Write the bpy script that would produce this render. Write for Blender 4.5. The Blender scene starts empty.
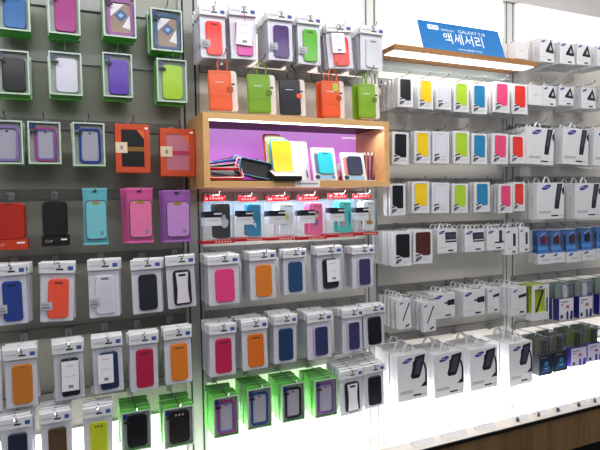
import bpy, math, random
from mathutils import Vector, Matrix, Euler
random.seed(7)
sc = bpy.context.scene
COL = sc.collection
PI = math.pi
ri = math.radians

# ------------------------------------------------------------------ camera
CAM = Vector((0, -2.25, 1.60))
F_PX = 523.5
YAW, PITCH, ROLL = ri(23.87), ri(-2.56), ri(-0.97)
_f = Vector((math.sin(YAW)*math.cos(PITCH), math.cos(YAW)*math.cos(PITCH), math.sin(PITCH)))
_r = Vector((math.cos(YAW), -math.sin(YAW), 0)); _u = _r.cross(_f)
RR = _r*math.cos(ROLL) + _u*math.sin(ROLL); UU = -_r*math.sin(ROLL) + _u*math.cos(ROLL)
cd = bpy.data.cameras.new('camera'); cam = bpy.data.objects.new('camera', cd); COL.objects.link(cam)
cd.sensor_width = 36; cd.lens = F_PX/600*36; cd.clip_start = .02; cd.clip_end = 60
cam.matrix_world = Matrix(((RR.x, UU.x, -_f.x, CAM.x), (RR.y, UU.y, -_f.y, CAM.y), (RR.z, UU.z, -_f.z, CAM.z), (0, 0, 0, 1)))
sc.camera = cam

def hit(x, y, Y):
    """point of the plane y = Y (parallel to the shop wall) measured at photo position x, y"""
    v = _f + RR*(x-300)/F_PX - UU*(y-225)/F_PX
    return CAM + v*((Y-CAM.y)/v.y)
def rect(b, Y):
    x0, y0, x1, y1 = b
    xm, ym = (x0+x1)/2, (y0+y1)/2
    a, c, t, u = hit(x0, ym, Y), hit(x1, ym, Y), hit(xm, y0, Y), hit(xm, y1, Y)
    return (a.x+c.x)/2, u.z, c.x-a.x, t.z-u.z

# ------------------------------------------------------------------ materials
def lin(c):
    return tuple((v/255/12.92 if v/255 <= .04045 else ((v/255+.055)/1.055)**2.4) for v in c) + (1,)
_m = {}
def mat(name, rgb=(200, 200, 200), rough=.5, metal=0, coat=0, emit=0, ecol=None):
    if name in _m: return _m[name]
    m = bpy.data.materials.new(name); m.use_nodes = True
    b = m.node_tree.nodes['Principled BSDF']
    b.inputs['Base Color'].default_value = lin(rgb); b.inputs['Roughness'].default_value = rough
    b.inputs['Metallic'].default_value = metal; b.inputs['Coat Weight'].default_value = coat
    b.inputs['Coat Roughness'].default_value = .08
    if emit:
        b.inputs['Emission Color'].default_value = lin(ecol or rgb); b.inputs['Emission Strength'].default_value = emit
    _m[name] = m; return m
def colour(rgb, rough=.34, coat=.3):
    return mat('plastic_%d_%d_%d' % tuple(rgb), rgb, rough, 0, coat)
def clear(name, tint=(250, 251, 252), fac=.05, rough=.06, haze=0):
    """thin clear plastic: mostly see-through, mirror-like at a slant, with a little white haze if cloudy"""
    if name in _m: return _m[name]
    m = bpy.data.materials.new(name); m.use_nodes = True; nt = m.node_tree; nt.nodes.clear(); N = nt.nodes.new; Lk = nt.links.new
    o = N('ShaderNodeOutputMaterial'); mx = N('ShaderNodeMixShader'); t = N('ShaderNodeBsdfTransparent'); g = N('ShaderNodeBsdfGlossy')
    lw = N('ShaderNodeLayerWeight'); lw.inputs['Blend'].default_value = .5; fr = N('ShaderNodeMath'); fr.operation = 'POWER'; fr.inputs[1].default_value = 4; Lk(lw.outputs['Facing'], fr.inputs[0])
    mr = N('ShaderNodeMapRange'); mr.inputs['To Min'].default_value = fac; mr.inputs['To Max'].default_value = .5
    t.inputs['Color'].default_value = lin(tint); g.inputs['Roughness'].default_value = rough
    Lk(fr.outputs[0], mr.inputs['Value']); Lk(mr.outputs['Result'], mx.inputs['Fac']); Lk(t.outputs[0], mx.inputs[1]); Lk(g.outputs[0], mx.inputs[2])
    last = mx
    if haze:
        d = N('ShaderNodeBsdfDiffuse'); d.inputs['Color'].default_value = lin((236, 240, 244)); m2 = N('ShaderNodeMixShader'); m2.inputs['Fac'].default_value = haze
        Lk(mx.outputs[0], m2.inputs[1]); Lk(d.outputs[0], m2.inputs[2]); last = m2
    Lk(last.outputs[0], o.inputs['Surface'])
    _m[name] = m; return m
def wood(name, c1, c2, scale, rot=(0, 0, 0), rough=.4):
    m = bpy.data.materials.new(name); m.use_nodes = True; nt = m.node_tree; b = nt.nodes['Principled BSDF']
    tc = nt.nodes.new('ShaderNodeTexCoord'); mp = nt.nodes.new('ShaderNodeMapping'); mp.inputs['Scale'].default_value = scale; mp.inputs['Rotation'].default_value = rot
    n = nt.nodes.new('ShaderNodeTexNoise'); n.inputs['Scale'].default_value = 3; n.inputs['Detail'].default_value = 6; n.inputs['Distortion'].default_value = .6
    cr = nt.nodes.new('ShaderNodeValToRGB'); cr.color_ramp.elements[0].color = lin(c1); cr.color_ramp.elements[1].color = lin(c2)
    cr.color_ramp.elements[0].position = .3; cr.color_ramp.elements[1].position = .7
    L = nt.links.new
    L(tc.outputs['Object'], mp.inputs['Vector']); L(mp.outputs[0], n.inputs['Vector']); L(n.outputs['Fac'], cr.inputs['Fac']); L(cr.outputs[0], b.inputs['Base Color'])
    b.inputs['Roughness'].default_value = rough; return m
def noisy(name, c1, c2, scale=2, rough=.3, spec=.5, bump=0):
    m = bpy.data.materials.new(name); m.use_nodes = True; nt = m.node_tree; b = nt.nodes['Principled BSDF']
    tc = nt.nodes.new('ShaderNodeTexCoord'); n = nt.nodes.new('ShaderNodeTexNoise'); n.inputs['Scale'].default_value = scale; n.inputs['Detail'].default_value = 4
    cr = nt.nodes.new('ShaderNodeValToRGB'); cr.color_ramp.elements[0].color = lin(c1); cr.color_ramp.elements[1].color = lin(c2)
    L = nt.links.new
    L(tc.outputs['Object'], n.inputs['Vector']); L(n.outputs['Fac'], cr.inputs['Fac']); L(cr.outputs[0], b.inputs['Base Color'])
    b.inputs['Roughness'].default_value = rough; b.inputs['Specular IOR Level'].default_value = spec; b.inputs['IOR'].default_value = 1.75 if spec >= 1 else 1.5; return m

WHITE = mat('white_card', (224, 224, 227), .45, coat=.1)
OFFW = mat('white_insert', (222, 222, 230), .5)
PAPER = mat('paper', (238, 236, 240), .6)
GREYP = mat('grey_print', (140, 142, 150), .6)
LGREY = mat('pale_print', (190, 190, 198), .6)
BLACK = mat('black_plastic', (16, 17, 20), .35, coat=.3)
DARK = mat('dark_print', (38, 40, 48), .4)
NAVYLOGO = mat('logo_blue', (28, 40, 150), .4)
BLUELOGO = mat('badge_blue', (70, 96, 160), .5)
CHROME = mat('chrome_wire', (175, 175, 178), .25, 1)
STEEL = mat('rail_steel', (140, 141, 140), .4, .3)
GREEN = mat('green_carton', (92, 194, 66), .45, coat=.15)
FRAME = mat('pale_green_edge', (196, 208, 200), .5)
ORANGEBOX = mat('orange_carton', (205, 82, 44), .5)
CLEAR = clear('clear_plastic', fac=.012, rough=.28)
FOIL = clear('clear_sleeve', (252, 252, 253), .02, .08, .01)
FROST = clear('cloudy_plastic', (240, 244, 247), .03, .10, .05)

# ------------------------------------------------------------------ mesh builder
def rrpts(cx, cz, w, h, r, n=5):
    r = min(r, w/2*.99, h/2*.99); P = []
    for (sx, sz, a0) in ((1, 1, 0), (-1, 1, 90), (-1, -1, 180), (1, -1, 270)):
        for i in range(n+1):
            a = ri(a0 + 90*i/n); P.append((cx+sx*(w/2-r)+r*math.cos(a), cz+sz*(h/2-r)+r*math.sin(a)))
    return P
_txt = {}
def text_geo(s):
    if s in _txt: return _txt[s]
    c = bpy.data.curves.new('lettering', 'FONT'); c.body = s; c.size = 1; c.align_x = 'CENTER'; c.align_y = 'CENTER'; c.resolution_u = 2
    o = bpy.data.objects.new('lettering', c); me = o.to_mesh()
    g = ([tuple(v.co[:2]) for v in me.vertices], [tuple(p.vertices) for p in me.polygons])
    o.to_mesh_clear(); bpy.data.objects.remove(o); bpy.data.curves.remove(c)
    _txt[s] = g; return g
class MB:
    def __init__(s): s.v = []; s.f = []; s.m = []; s.mats = []
    def mi(s, m):
        if m not in s.mats: s.mats.append(m)
        return s.mats.index(m)
    def add(s, vs, fs, m):
        k = len(s.v); s.v += [tuple(v) for v in vs]; i = s.mi(m)
        for f in fs: s.f.append(tuple(a+k for a in f)); s.m.append(i)
        return s
    def box(s, x0, x1, y0, y1, z0, z1, m):
        vs = [(x, y, z) for x in (x0, x1) for y in (y0, y1) for z in (z0, z1)]
        return s.add(vs, [(0, 1, 3, 2), (4, 6, 7, 5), (0, 4, 5, 1), (2, 3, 7, 6), (0, 2, 6, 4), (1, 5, 7, 3)], m)
    def pane(s, x0, x1, y, z0, z1, m):
        return s.add([(x0, y, z0), (x1, y, z0), (x1, y, z1), (x0, y, z1)], [(0, 1, 2, 3)], m)
    def side(s, x, y0, y1, z0, z1, m):
        return s.add([(x, y0, z0), (x, y1, z0), (x, y1, z1), (x, y0, z1)], [(0, 1, 2, 3)], m)
    def lid(s, x0, x1, y0, y1, z, m):
        return s.add([(x0, y0, z), (x1, y0, z), (x1, y1, z), (x0, y1, z)], [(0, 1, 2, 3)], m)
    def prism(s, pts, y0, y1, m, ch=0, chpts=None):
        n = len(pts)
        A = [(x, y0+ch, z) for x, z in pts]; B = [(x, y1, z) for x, z in pts]
        fs = [(i, n+i, n+(i+1) % n, (i+1) % n) for i in range(n)] + [tuple(range(n, 2*n))]
        vs = A+B
        if ch and chpts:
            vs = vs + [(x, y0, z) for x, z in chpts]
            fs += [(i, (i+1) % n, 2*n+(i+1) % n, 2*n+i) for i in range(n)] + [tuple(reversed(range(2*n, 3*n)))]
        else: fs += [tuple(reversed(range(n)))]
        return s.add(vs, fs, m)
    def rr(s, cx, cz, w, h, r, y0, y1, m, ch=0, n=5):
        return s.prism(rrpts(cx, cz, w, h, r, n), y0, y1, m, ch, rrpts(cx, cz, w-2*ch, h-2*ch, max(r-ch, .0005), n) if ch else None)
    def pillow(s, cx, cz, w, h, r, y0, y1, m, e=.0035, n=6):
        rings = []
        for k in range(4):
            a = k/3*PI/2                       # from the face edge round to the side
            i = e*(1-math.sin(a)); d = e*(1-math.cos(a))
            rings.append([(x, y0+d, z) for x, z in rrpts(cx, cz, w-2*i, h-2*i, max(r-i, .001), n)])
        rings.append([(x, y1, z) for x, z in rrpts(cx, cz, w, h, r, n)])
        N = len(rings[0]); vs = [p for q in rings for p in q]; fs = [tuple(reversed(range(N)))]
        for k in range(len(rings)-1):
            for j in range(N): fs.append((k*N+j, (k+1)*N+j, (k+1)*N+(j+1) % N, k*N+(j+1) % N))
        fs.append(tuple(range((len(rings)-1)*N, len(rings)*N)))
        return s.add(vs, fs, m)
    def ring(s, cx, cz, w, h, r, t, y0, y1, m, n=5):
        O = rrpts(cx, cz, w, h, r, n); I = rrpts(cx, cz, w-2*t, h-2*t, max(r-t, .001), n); k = len(O)
        vs = [(x, y0, z) for x, z in O]+[(x, y0, z) for x, z in I]+[(x, y1, z) for x, z in O]+[(x, y1, z) for x, z in I]
        fs = []
        for i in range(k):
            j = (i+1) % k
            fs += [(i, k+i, k+j, j), (2*k+i, 2*k+j, 3*k+j, 3*k+i), (i, j, 2*k+j, 2*k+i), (k+i, 3*k+i, 3*k+j, k+j)]
        return s.add(vs, fs, m)
    def ell(s, cx, cz, rx, rz, y0, y1, m, rot=0, n=14):
        c, q = math.cos(rot), math.sin(rot)
        return s.prism([(cx+rx*math.cos(a)*c-rz*math.sin(a)*q, cz+rx*math.cos(a)*q+rz*math.sin(a)*c) for a in [2*PI*i/n for i in range(n)]], y0, y1, m)
    def stroke(s, pts, w, y0, y1, m):
        for (a, b) in zip(pts, pts[1:]):
            d = Vector((b[0]-a[0], b[1]-a[1])); L = d.length or 1e-6; d /= L; p = Vector((-d.y, d.x))*w/2; e = d*w*.3
            q = [(a[0]-e.x-p.x, a[1]-e.y-p.y), (b[0]+e.x-p.x, b[1]+e.y-p.y), (b[0]+e.x+p.x, b[1]+e.y+p.y), (a[0]-e.x+p.x, a[1]-e.y+p.y)]
            s.prism(q, y0, y1, m)
        return s
    def tube(s, pts, r, m, n=6):
        P = [Vector(p) for p in pts]; vs = []; fs = []
        for i, p in enumerate(P):
            t = (P[min(i+1, len(P)-1)]-P[max(i-1, 0)]).normalized()
            a = t.orthogonal().normalized() if abs(t.x) > .9 else t.cross(Vector((1, 0, 0))).normalized(); b = t.cross(a)
            for k in range(n): vs.append(p+a*r*math.cos(2*PI*k/n)+b*r*math.sin(2*PI*k/n))
        for i in range(len(P)-1):
            for k in range(n): fs.append((i*n+k, i*n+(k+1) % n, (i+1)*n+(k+1) % n, (i+1)*n+k))
        fs += [tuple(reversed(range(n))), tuple(range((len(P)-1)*n, len(P)*n))]
        return s.add(vs, fs, m)
    def text(s, t, cx, cz, size, y, m, sx=1):
        V, Fc = text_geo(t)
        return s.add([(cx+x*size*sx, y, cz+z*size) for x, z in V], Fc, m)
    def build(s, name, parent=None, smooth=False):
        me = bpy.data.meshes.new(name); me.from_pydata(s.v, [], s.f)
        for m in s.mats: me.materials.append(m)
        me.polygons.foreach_set('material_index', s.m)
        if smooth: me.polygons.foreach_set('use_smooth', [True]*len(s.f))
        o = bpy.data.objects.new(name, me); COL.objects.link(o)
        if parent: o.parent = parent
        return o
def tag(o, label, cat, group=None):
    o['label'] = label; o['category'] = cat
    if group: o['group'] = group
    return o
def empty(name, loc=(0, 0, 0)):
    o = bpy.data.objects.new(name, None); COL.objects.link(o); o.empty_display_size = .02; o.location = loc; return o
def struct(o): o['kind'] = 'structure'; return o
def copy_tree(o, parent=None):
    c = o.copy(); COL.objects.link(c)
    if parent: c.parent = parent
    for ch in list(o.children): copy_tree(ch, c)
    return c

# ------------------------------------------------------------------ phones and cases (front face at y, back at y+t)
def phone_case(root, cx, cz, w, h, y, style, c1, c2=None, t=.009):
    m = colour(c1); r = w*.2
    if style == 'iface':                              # hourglass shell in a dark frame
        o = MB().pillow(cx, cz, w, h, r, y, y+t, colour(c2 or (18, 18, 22))).build('phone_case', root)
        P = []
        for i in range(15):
            v = i/14; P.append((cx+w*(.36-.06*math.sin(PI*v)), cz-h*.44+h*.88*v))
        P = P + [(2*cx-x, z) for x, z in reversed(P)]
        MB().prism(P, y-.002, y-.0001, m).build('shell_plate', o)
        MB().rr(cx, cz+h*.36, w*.42, h*.06, h*.03, y-.0028, y-.0021, BLACK).build('camera_slot', o)
        return o
    if style == 'bumper':                             # open frame round a paper phone
        b = MB().ring(cx, cz, w, h, r, w*.10, y, y+t, m)
        if c2: b.ring(cx, cz, w*.8, h*.88, r*.8, w*.05, y+.001, y+t, colour(c2))
        o = b.build('bumper_frame', root)
        MB().rr(cx, cz, w*.78, h*.86, r*.7, y+t*.5, y+t, mat('paper_phone', (176, 172, 184), .5)).ell(cx, cz+h*.36, w*.05, w*.05, y+t*.4, y+t*.5, BLACK).build('dummy_phone', root)
        return o
    if style == 'diamond':
        o = MB().ring(cx, cz, w, h, r*1.2, w*.13, y, y+t, m).build('bumper_frame', root)
        yy = y+t*.5
        b = MB().rr(cx, cz, w*.76, h*.82, r*.6, yy, y+t, colour((158, 132, 118)))
        W2 = colour((225, 222, 228))
        b.prism([(cx-w*.36, cz+h*.38), (cx-w*.36, cz+h*.02), (cx+w*.14, cz+h*.38)], yy-.0006, yy, W2)
        b.prism([(cx+w*.36, cz-h*.30), (cx+w*.06, cz-h*.24), (cx+w*.34, cz+h*.10)], yy-.0006, yy, W2)
        b.prism([(cx-w*.22, cz+h*.06), (cx+w*.02, cz-h*.10), (cx+w*.26, cz+h*.08), (cx+w*.02, cz+h*.24)], yy-.0012, yy-.0006, colour((62, 98, 150)))
        b.prism([(cx-w*.10, cz+h*.06), (cx+w*.02, cz), (cx+w*.13, cz+h*.08), (cx+w*.01, cz+h*.14)], yy-.0016, yy-.0012, colour((150, 180, 210)))
        b.build('printed_insert', root); return o
    o = MB().pillow(cx, cz, w, h, r, y, y+t, m).build('phone_case', root)
    if style == 'slot':
        MB().rr(cx, cz+h*.40, w*.42, h*.055, h*.025, y-.0008, y-.0001, colour(tuple(int(v*.6) for v in c1))).build('camera_slot', o)
    elif style == 'dots':
        b = MB()
        for dx in (-.17, 0, .17): b.ell(cx+dx*w, cz+h*.39, w*.055, w*.055, y-.0008, y-.0001, DARK if sum(c1) > 200 else colour((190, 185, 175)))
        b.build('camera_holes', o)
    elif style == 'flip':
        b = MB().rr(cx, cz+h*.44, w*.2, h*.015, h*.007, y-.0008, y-.0001, colour(tuple(int(v*.5) for v in c1)))
        for k in range(1, 7): b.box(cx-w*.42, cx+w*.42, y-.0004, y-.0001, cz-h*.44+k*h*.12, cz-h*.44+k*h*.12+.0006, colour(tuple(int(v*.82) for v in c1)))
        b.build('cover_grain', o)
    elif style == 'edge':                             # dark cover with pale rim
        b = MB().rr(cx+w*.04, cz, w*.84, h*.93, r*.8, y-.0012, y-.0001, colour(c2), .0005); b.build('cover_face', o)
    elif style == 'ridge':
        b = MB()
        for i in range(7):
            for k in range(12): b.ell(cx+(i-3)*w*.11, cz-h*.40+k*h*.06, w*.03, w*.03, y-.0006, y-.0001, colour((196, 198, 206)), n=6)
        b.rr(cx, cz+h*.42, w*.42, h*.05, h*.02, y-.0008, y-.0001, colour((120, 122, 130)))
        b.build('dimples', o)
    elif style == 'motif':
        b = MB()
        for dx in (-.05, .13, .31): b.ell(cx+dx*w, cz+h*.40, w*.05, w*.05, y-.0008, y-.0001, DARK)
        b.build('camera_holes', o)
        b = MB(); P = c2
        for (ux, uz, rx, rz, cc) in P: b.ell(cx+ux*w, cz+uz*h, rx*w, rz*w, y-.0008, y-.0001, colour(cc))
        b.build('printed_motif', o)
    return o
def logo(b, cx, cz, rx, y):
    b.ell(cx, cz, rx, rx*.33, y-.0004, y, NAVYLOGO, ri(14))
    if rx > .009: b.text('SAMSUNG', cx, cz, rx*.33, y-.0006, PAPER)
    return b
def hang_tab(root, w, h, y=.004):
    MB().pane(-w*.22, w*.22, y, h, h+.018, CLEAR).build('hang_tab', root)

# ------------------------------------------------------------------ packages. local frame: base centre at the origin, front face at y = 0
def case_carton(w, h, style='plain', c1=(20, 20, 20), c2=None, T=.03):
    root = empty('phone_case_carton'); e = w*.05
    b = MB()
    b.box(-w/2, w/2, T-.002, T, 0, h, GREEN)
    b.box(-w/2, -w/2+.0015, .001, T-.002, 0, h, GREEN).box(w/2-.0015, w/2, .001, T-.002, 0, h, GREEN)
    b.box(-w/2+.0015, w/2-.0015, .001, T-.002, 0, .0015, GREEN).box(-w/2+.0015, w/2-.0015, .001, T-.002, h-.0015, h, GREEN)
    b.build('carton', root)
    MB().ring(0, h/2, w, h, .001, e, 0, .001, FRAME, 1).build('front_frame', root)
    MB().pane(-w/2+e, w/2-e, .0006, e, h-e, CLEAR).build('window', root)
    MB().box(-w/2+.002, w/2-.002, T*.6, T*.62, .002, h-.002, mat('carton_insert', (186, 188, 188), .5)).build('insert_card', root)
    cw, chh = (w*.68, h*.80) if style != 'diamond' else (w*.84, h*.86)
    phone_case(root, w*.03, h*.47, cw, chh, T*.28, style, c1, c2)
    b = MB().ell(-w*.36, h*.88, w*.09, w*.09, -.0006, -.0001, colour((36, 52, 110))).box(-w*.42, -w*.20, -.0006, -.0001, h*.72, h*.78, DARK)
    b.build('sticker', root)
    hang_tab(root, w, h, .006); return root
def blister(w, h, style='slot', c1=(20, 20, 20), c2=None, sticker=False, T=.016, cdx=0):
    root = empty('phone_case_pack'); hh = h*.185
    # header: folded white card, thick at its bottom, with print
    P = [(0, h-hh), (0, h-.004), (.004, h), (T-.006, h), (T-.004, h-hh)]
    b = MB(); n = len(P)
    vs = [(-w/2, y-.002, z) for y, z in P]+[(w/2, y-.002, z) for y, z in P]
    b.add(vs, [(i, (i+1) % n, n+(i+1) % n, n+i) for i in range(n)]+[tuple(reversed(range(n))), tuple(range(n, 2*n))], WHITE)
    b.build('header_card', root)
    b = MB().box(-w*.44, -w*.10, -.0026, -.0021, h-hh*.62, h-hh*.5, LGREY).box(-w*.06, w*.16, -.0026, -.0021, h-hh*.74, h-hh*.6, DARK)
    b.prism([(w*.02, h-hh*.2), (w*.09, h-hh*.34), (w*.05, h-hh*.6), (0, h-hh*.5)], -.0026, -.0021, GREYP)
    b.rr(w*.36, h-hh*.58, w*.16, hh*.36, .003, -.0026, -.0021, BLUELOGO).build('header_print', root)
    MB().box(-w*.05, w*.05, -.0027, -.0021, h-hh*.16, h-hh*.06, GREYP).build('hang_slot', root)
    MB().rr(0, (h-hh)/2, w*.96, h-hh, .004, T-.006, T-.005, OFFW, n=2).build('insert_card', root)
    b = MB(); z1 = h-hh
    b.pane(-w/2, w/2, 0, 0, z1, FOIL).side(-w/2, 0, T-.005, 0, z1, FOIL).side(w/2, 0, T-.005, 0, z1, FOIL).lid(-w/2, w/2, 0, T-.005, 0, FOIL)
    b.build('clear_sleeve', root)
    phone_case(root, w*(.03+cdx), h*.385, w*.60, h*.66, .0018, style, c1, c2, .0085)
    if sticker:
        MB().box(-w*.46, -w*.14, -.0006, -.0001, h*.20, h*.34, LGREY).box(-w*.44, -w*.2, -.0009, -.0006, h*.22, h*.26, GREYP).box(-w*.44, -w*.24, -.0009, -.0006, h*.28, h*.3, GREYP).build('spec_sticker', root)
    return root
def wallet_pouch(w, h, c1, tabc=None, badge=None, T=.016):
    root = empty('wallet_case_pack'); m = colour(c1, .45, .3); d = colour(tuple(int(v*.78) for v in c1))
    MB().rr(w*.06, h*.49, w*.86, h*.97, w*.1, T*.5, T, mat('pouch_backing', (226, 216, 210), .5), .001).rr(w*.36, h*.66, w*.1, h*.04, .001, T*.5-.0006, T*.5-.0001, DARK).build('backing', root)
    o = MB().rr(-w*.09, h*.5, w*.76, h*.93, w*.07, 0, T*.49, m, .0025).build('wallet_cover', root)
    tm = colour(tabc) if tabc else d
    MB().rr(w*.23, h*.53, w*.2, h*.13, w*.06, -.0025, -.0001, tm, .0006).build('closing_tab', o)
    b = MB()
    for (a, c, e, f) in ((-.43, .24, .08, .085), (-.43, .24, .91, .915), (-.43, .24, .36, .363), (-.43, -.42, .08, .91)): b.box(a*w, c*w, -.0006, -.0001, e*h, f*h+.0006, d)
    b.build('stitching', o)
    MB().box(-w*.25, w*.02, -.0006, -.0001, h*.68, h*.695, PAPER).build('print_line', o)
    if badge: MB().box(0, w*.22, -.0012, -.0006, h*.70, h*.90, colour(badge)).build('badge', o)
    for s in (-.12, .16):
        x = s*w; MB().tube([(x, T*.3, h*.95), (x+s*.03, T*.3, h+.02), (x*.35, T*.3, h+.048), (w*.02, T*.3, h+.052)], .0028, m if not tabc else BLACK).build('strap', root)
    return root
def gift_box(w, h, c1, belt, T=.03):
    root = empty('gift_box'); e = w*.17
    b = MB().box(-w/2, w/2, .004, T, 0, h, ORANGEBOX); b.build('carton', root)
    MB().ring(0, h/2, w, h, .001, e, 0, .0039, ORANGEBOX, 1).build('front_frame', root)
    MB().pane(-w/2+e, w/2-e, .001, e, h-e, CLEAR).build('window', root)
    MB().box(-w*.33, w*.33, .0025, .0039, e, h-e, colour(c1)).build('wallet_cover', root)
    MB().box(-w*.2, w*.33, .0015, .0024, h*.44, h*.53, colour(belt)).build('belt', root)
    MB().prism([(w*.12, h-e), (w*.33, h-e), (w*.33, h*.70)], .0014, .0023, colour((238, 120, 50))).build('corner_ribbon', root)
    MB().box(-w*.5, -w*.16, -.0012, -.0001, h*.40, h*.62, mat('kraft_label', (226, 206, 178), .6)).box(-w*.36, -w*.29, -.0016, -.0012, h*.47, h*.55, GREYP).build('paper_label', root)
    MB().box(w*.36, w*.45, -.0008, -.0001, h*.90, h*.94, PAPER).build('price_sticker', root)
    hang_tab(root, w, h, .006); return root
def cup_box(w, h, c1, base, T=.035):
    root = empty('boxed_flip_case')
    b = MB()
    b.pane(-w/2, w/2, 0, h*.2, h, CLEAR).side(-w/2, 0, T, h*.2, h, CLEAR).side(w/2, 0, T, h*.2, h, CLEAR).lid(-w/2, w/2, 0, T, h, CLEAR)
    b.build('clear_lid', root)
    o = MB().box(-w/2, w/2, -.0004, T, 0, h*.2, colour(base, .5)).build('base_tray', root)
    MB().text('CUP', -w*.24, h*.10, h*.075, -.0008, colour((215, 195, 185))).build('lettering', o)
    MB().box(w*.2, w*.42, -.001, -.0005, h*.115, h*.15, PAPER).build('price_sticker', o)
    o = MB().rr(0, h*.56, w*.88, h*.72, w*.16, .006, .02, colour(c1, .55, .05), .003).build('flip_case', root)
    MB().rr(-w*.02, h*.895, w*.16, h*.02, .001, .0052, .0059, DARK).build('speaker_slot', o)
    hang_tab(root, w, h, .01); return root
def foil_pouch(w, h, c1, c2, T=.012):
    root = empty('foil_pouch')
    m = mat('foil_%d_%d_%d' % c1, c1, .28, .35, .5)
    N, K = 8, 16; b = MB(); vs = []
    for side in (-1, 1):
        for k in range(K+1):
            v = k/K; bul = math.sin(PI*min(1, max(0, (v-.05)/.85)))**.5 if .05 < v < .9 else 0
            for i in range(N+1):
                u = i/N*2-1; ww = w/2*(1-.05*math.sin(PI*v))
                vs.append((u*ww, T*.5+side*(.0006+T*.42*bul*(1-u**4)), v*h))
    fs = []; q = (N+1)*(K+1)
    for k in range(K):
        for i in range(N):
            a = k*(N+1)+i; fs.append((a, a+1, a+N+2, a+N+1)); fs.append((q+a, q+a+N+1, q+a+N+2, q+a+1))
    b.add(vs, fs, m); b.build('foil_bag', root, True)
    lt = mat('foil_pane_%d_%d_%d' % c2, c2, .35, .1, .3)
    o = MB().rr(w*.03, h*.44, w*.86, h*.69, w*.15, -.0012, .0004, colour((96, 92, 104))).build('printed_frame', root)
    MB().rr(w*.03, h*.44, w*.79, h*.655, w*.13, -.0018, -.0012, lt).build('printed_panel', o)
    MB().ell(w*.02, h*.74, w*.16, w*.06, -.003, -.0018, colour((170, 140, 60))).build('emblem', o)
    MB().box(w*.18, w*.3, -.0022, -.0018, h*.17, h*.24, GREYP).box(-w*.05, w*.12, -.0022, -.0018, h*.44, h*.45, LGREY).build('small_print', o)
    MB().ell(0, h*.945, w*.09, w*.03, -.0006, T*.5-.0008, DARK).build('hang_hole', root)
    for z in (.003, .97): MB().box(-w/2, w/2, T*.5-.0016, T*.5-.0008, h*z, h*z+.006, mat('foil_hi_%d_%d_%d' % c1, tuple(min(255, v+40) for v in c1), .25, .4)).build('crimped_seal', root)
    return root
RED = colour((178, 20, 36))
def red_box(w, h, c1, motif, T=.034):
    root = empty('hanging_clear_box'); hb = h*.86
    b = MB(); b.pane(-w/2, w/2, 0, h*.06, hb, FROST).side(-w/2, 0, T, h*.06, hb, FROST).side(w/2, 0, T, h*.06, hb, FROST).lid(-w/2, w/2, 0, T, hb, FROST)
    b.build('clear_box', root)
    P = [(-w*.28, hb)] + [(-w*.28+w*.56*i/10, hb+h*.10+h*.035*math.sin(i*1.9)) for i in range(11)] + [(w*.28, hb)]
    o = MB().prism(P, T*.4, T*.4+.0012, RED).build('red_header', root)
    b = MB()
    for i in range(5): b.box(-w*.22+i*w*.09, -w*.22+i*w*.09+w*.06, T*.4-.0006, T*.4-.0001, hb+h*.03, hb+h*.07, colour((240, 150, 150)))
    b.build('header_print', o)
    o = MB().box(-w/2, w/2, -.0006, T, 0, h*.06, RED).build('red_base', root)
    b = MB()
    for i in range(6): b.box(-w*.1+i*w*.09, -w*.1+i*w*.09+w*.05, -.001, -.0006, h*.015, h*.045, colour((240, 200, 170)))
    b.build('base_print', o)
    phone_case(root, w*.17, h*.45, w*.47, h*.72, .008, 'motif', c1, motif)
    o = MB().box(-w*.42, w*.10, -.0012, -.0002, h*.36, h*.53, OFFW).box(-w*.42, w*.10, -.0012, -.0002, h*.53, h*.65, colour((20, 24, 44))).build('label_sleeve', root)
    MB().box(-w*.12, w*.12, -.0016, -.0012, h*.585, h*.615, PAPER).box(-w*.3, 0, -.0016, -.0012, h*.46, h*.475, LGREY).build('label_print', o)
    return root
def cover_box(w, h, c1, T=.012, cut=(.70, .72)):
    root = empty('flip_cover_box'); b = MB().box(-w/2, w/2, 0, T, 0, h, WHITE)
    o = b.build('carton', root)
    cw, chh = cut
    z0 = h*.94-h*chh; pts = []
    W = w*cw
    P = rrpts(0, z0+h*chh/2, W, h*chh, w*.1, 4)
    # cover with a cut corner for the badge
    MB().ring(0, z0+h*chh/2, W*1.04, h*chh*1.02, w*.1, w*.02, -.0012, -.0001, LGREY, 4).build('window_edge', root)
    MB().prism(P, -.0009, -.0001, colour(c1)).box(-w*.12, w*.12, -.0014, -.0009, h*.885, h*.895, colour(tuple(int(v*.75) for v in c1))).build('flip_cover', root)
    b = MB().prism([(-W*.53, z0+h*.10), (-W*.53, z0-h*.01), (W*.02, z0-h*.01), (-W*.16, z0+h*.06)], -.0022, -.0014, WHITE)
    b.prism([(-w*.42, h*.23), (-w*.14, h*.27), (-w*.10, h*.31), (-w*.38, h*.28)], -.0028, -.0022, DARK)
    b.prism([(-w*.42, h*.07), (-w*.18, h*.12), (-w*.06, h*.21), (-w*.34, h*.19)], -.0028, -.0022, colour((30, 32, 60)))
    b.prism([(-w*.32, h*.10), (-w*.22, h*.125), (-w*.15, h*.18), (-w*.28, h*.17)], -.0032, -.0028, colour((150, 150, 170)))
    b.build('corner_badge', root)
    MB().box(-.02*w, w*.40, -.0005, -.0001, h*.12, h*.135, LGREY).box(-.02*w, w*.28, -.0005, -.0001, h*.08, h*.09, LGREY).build('small_print', root)
    hang_tab(root, w, h, .004); return root
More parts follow.
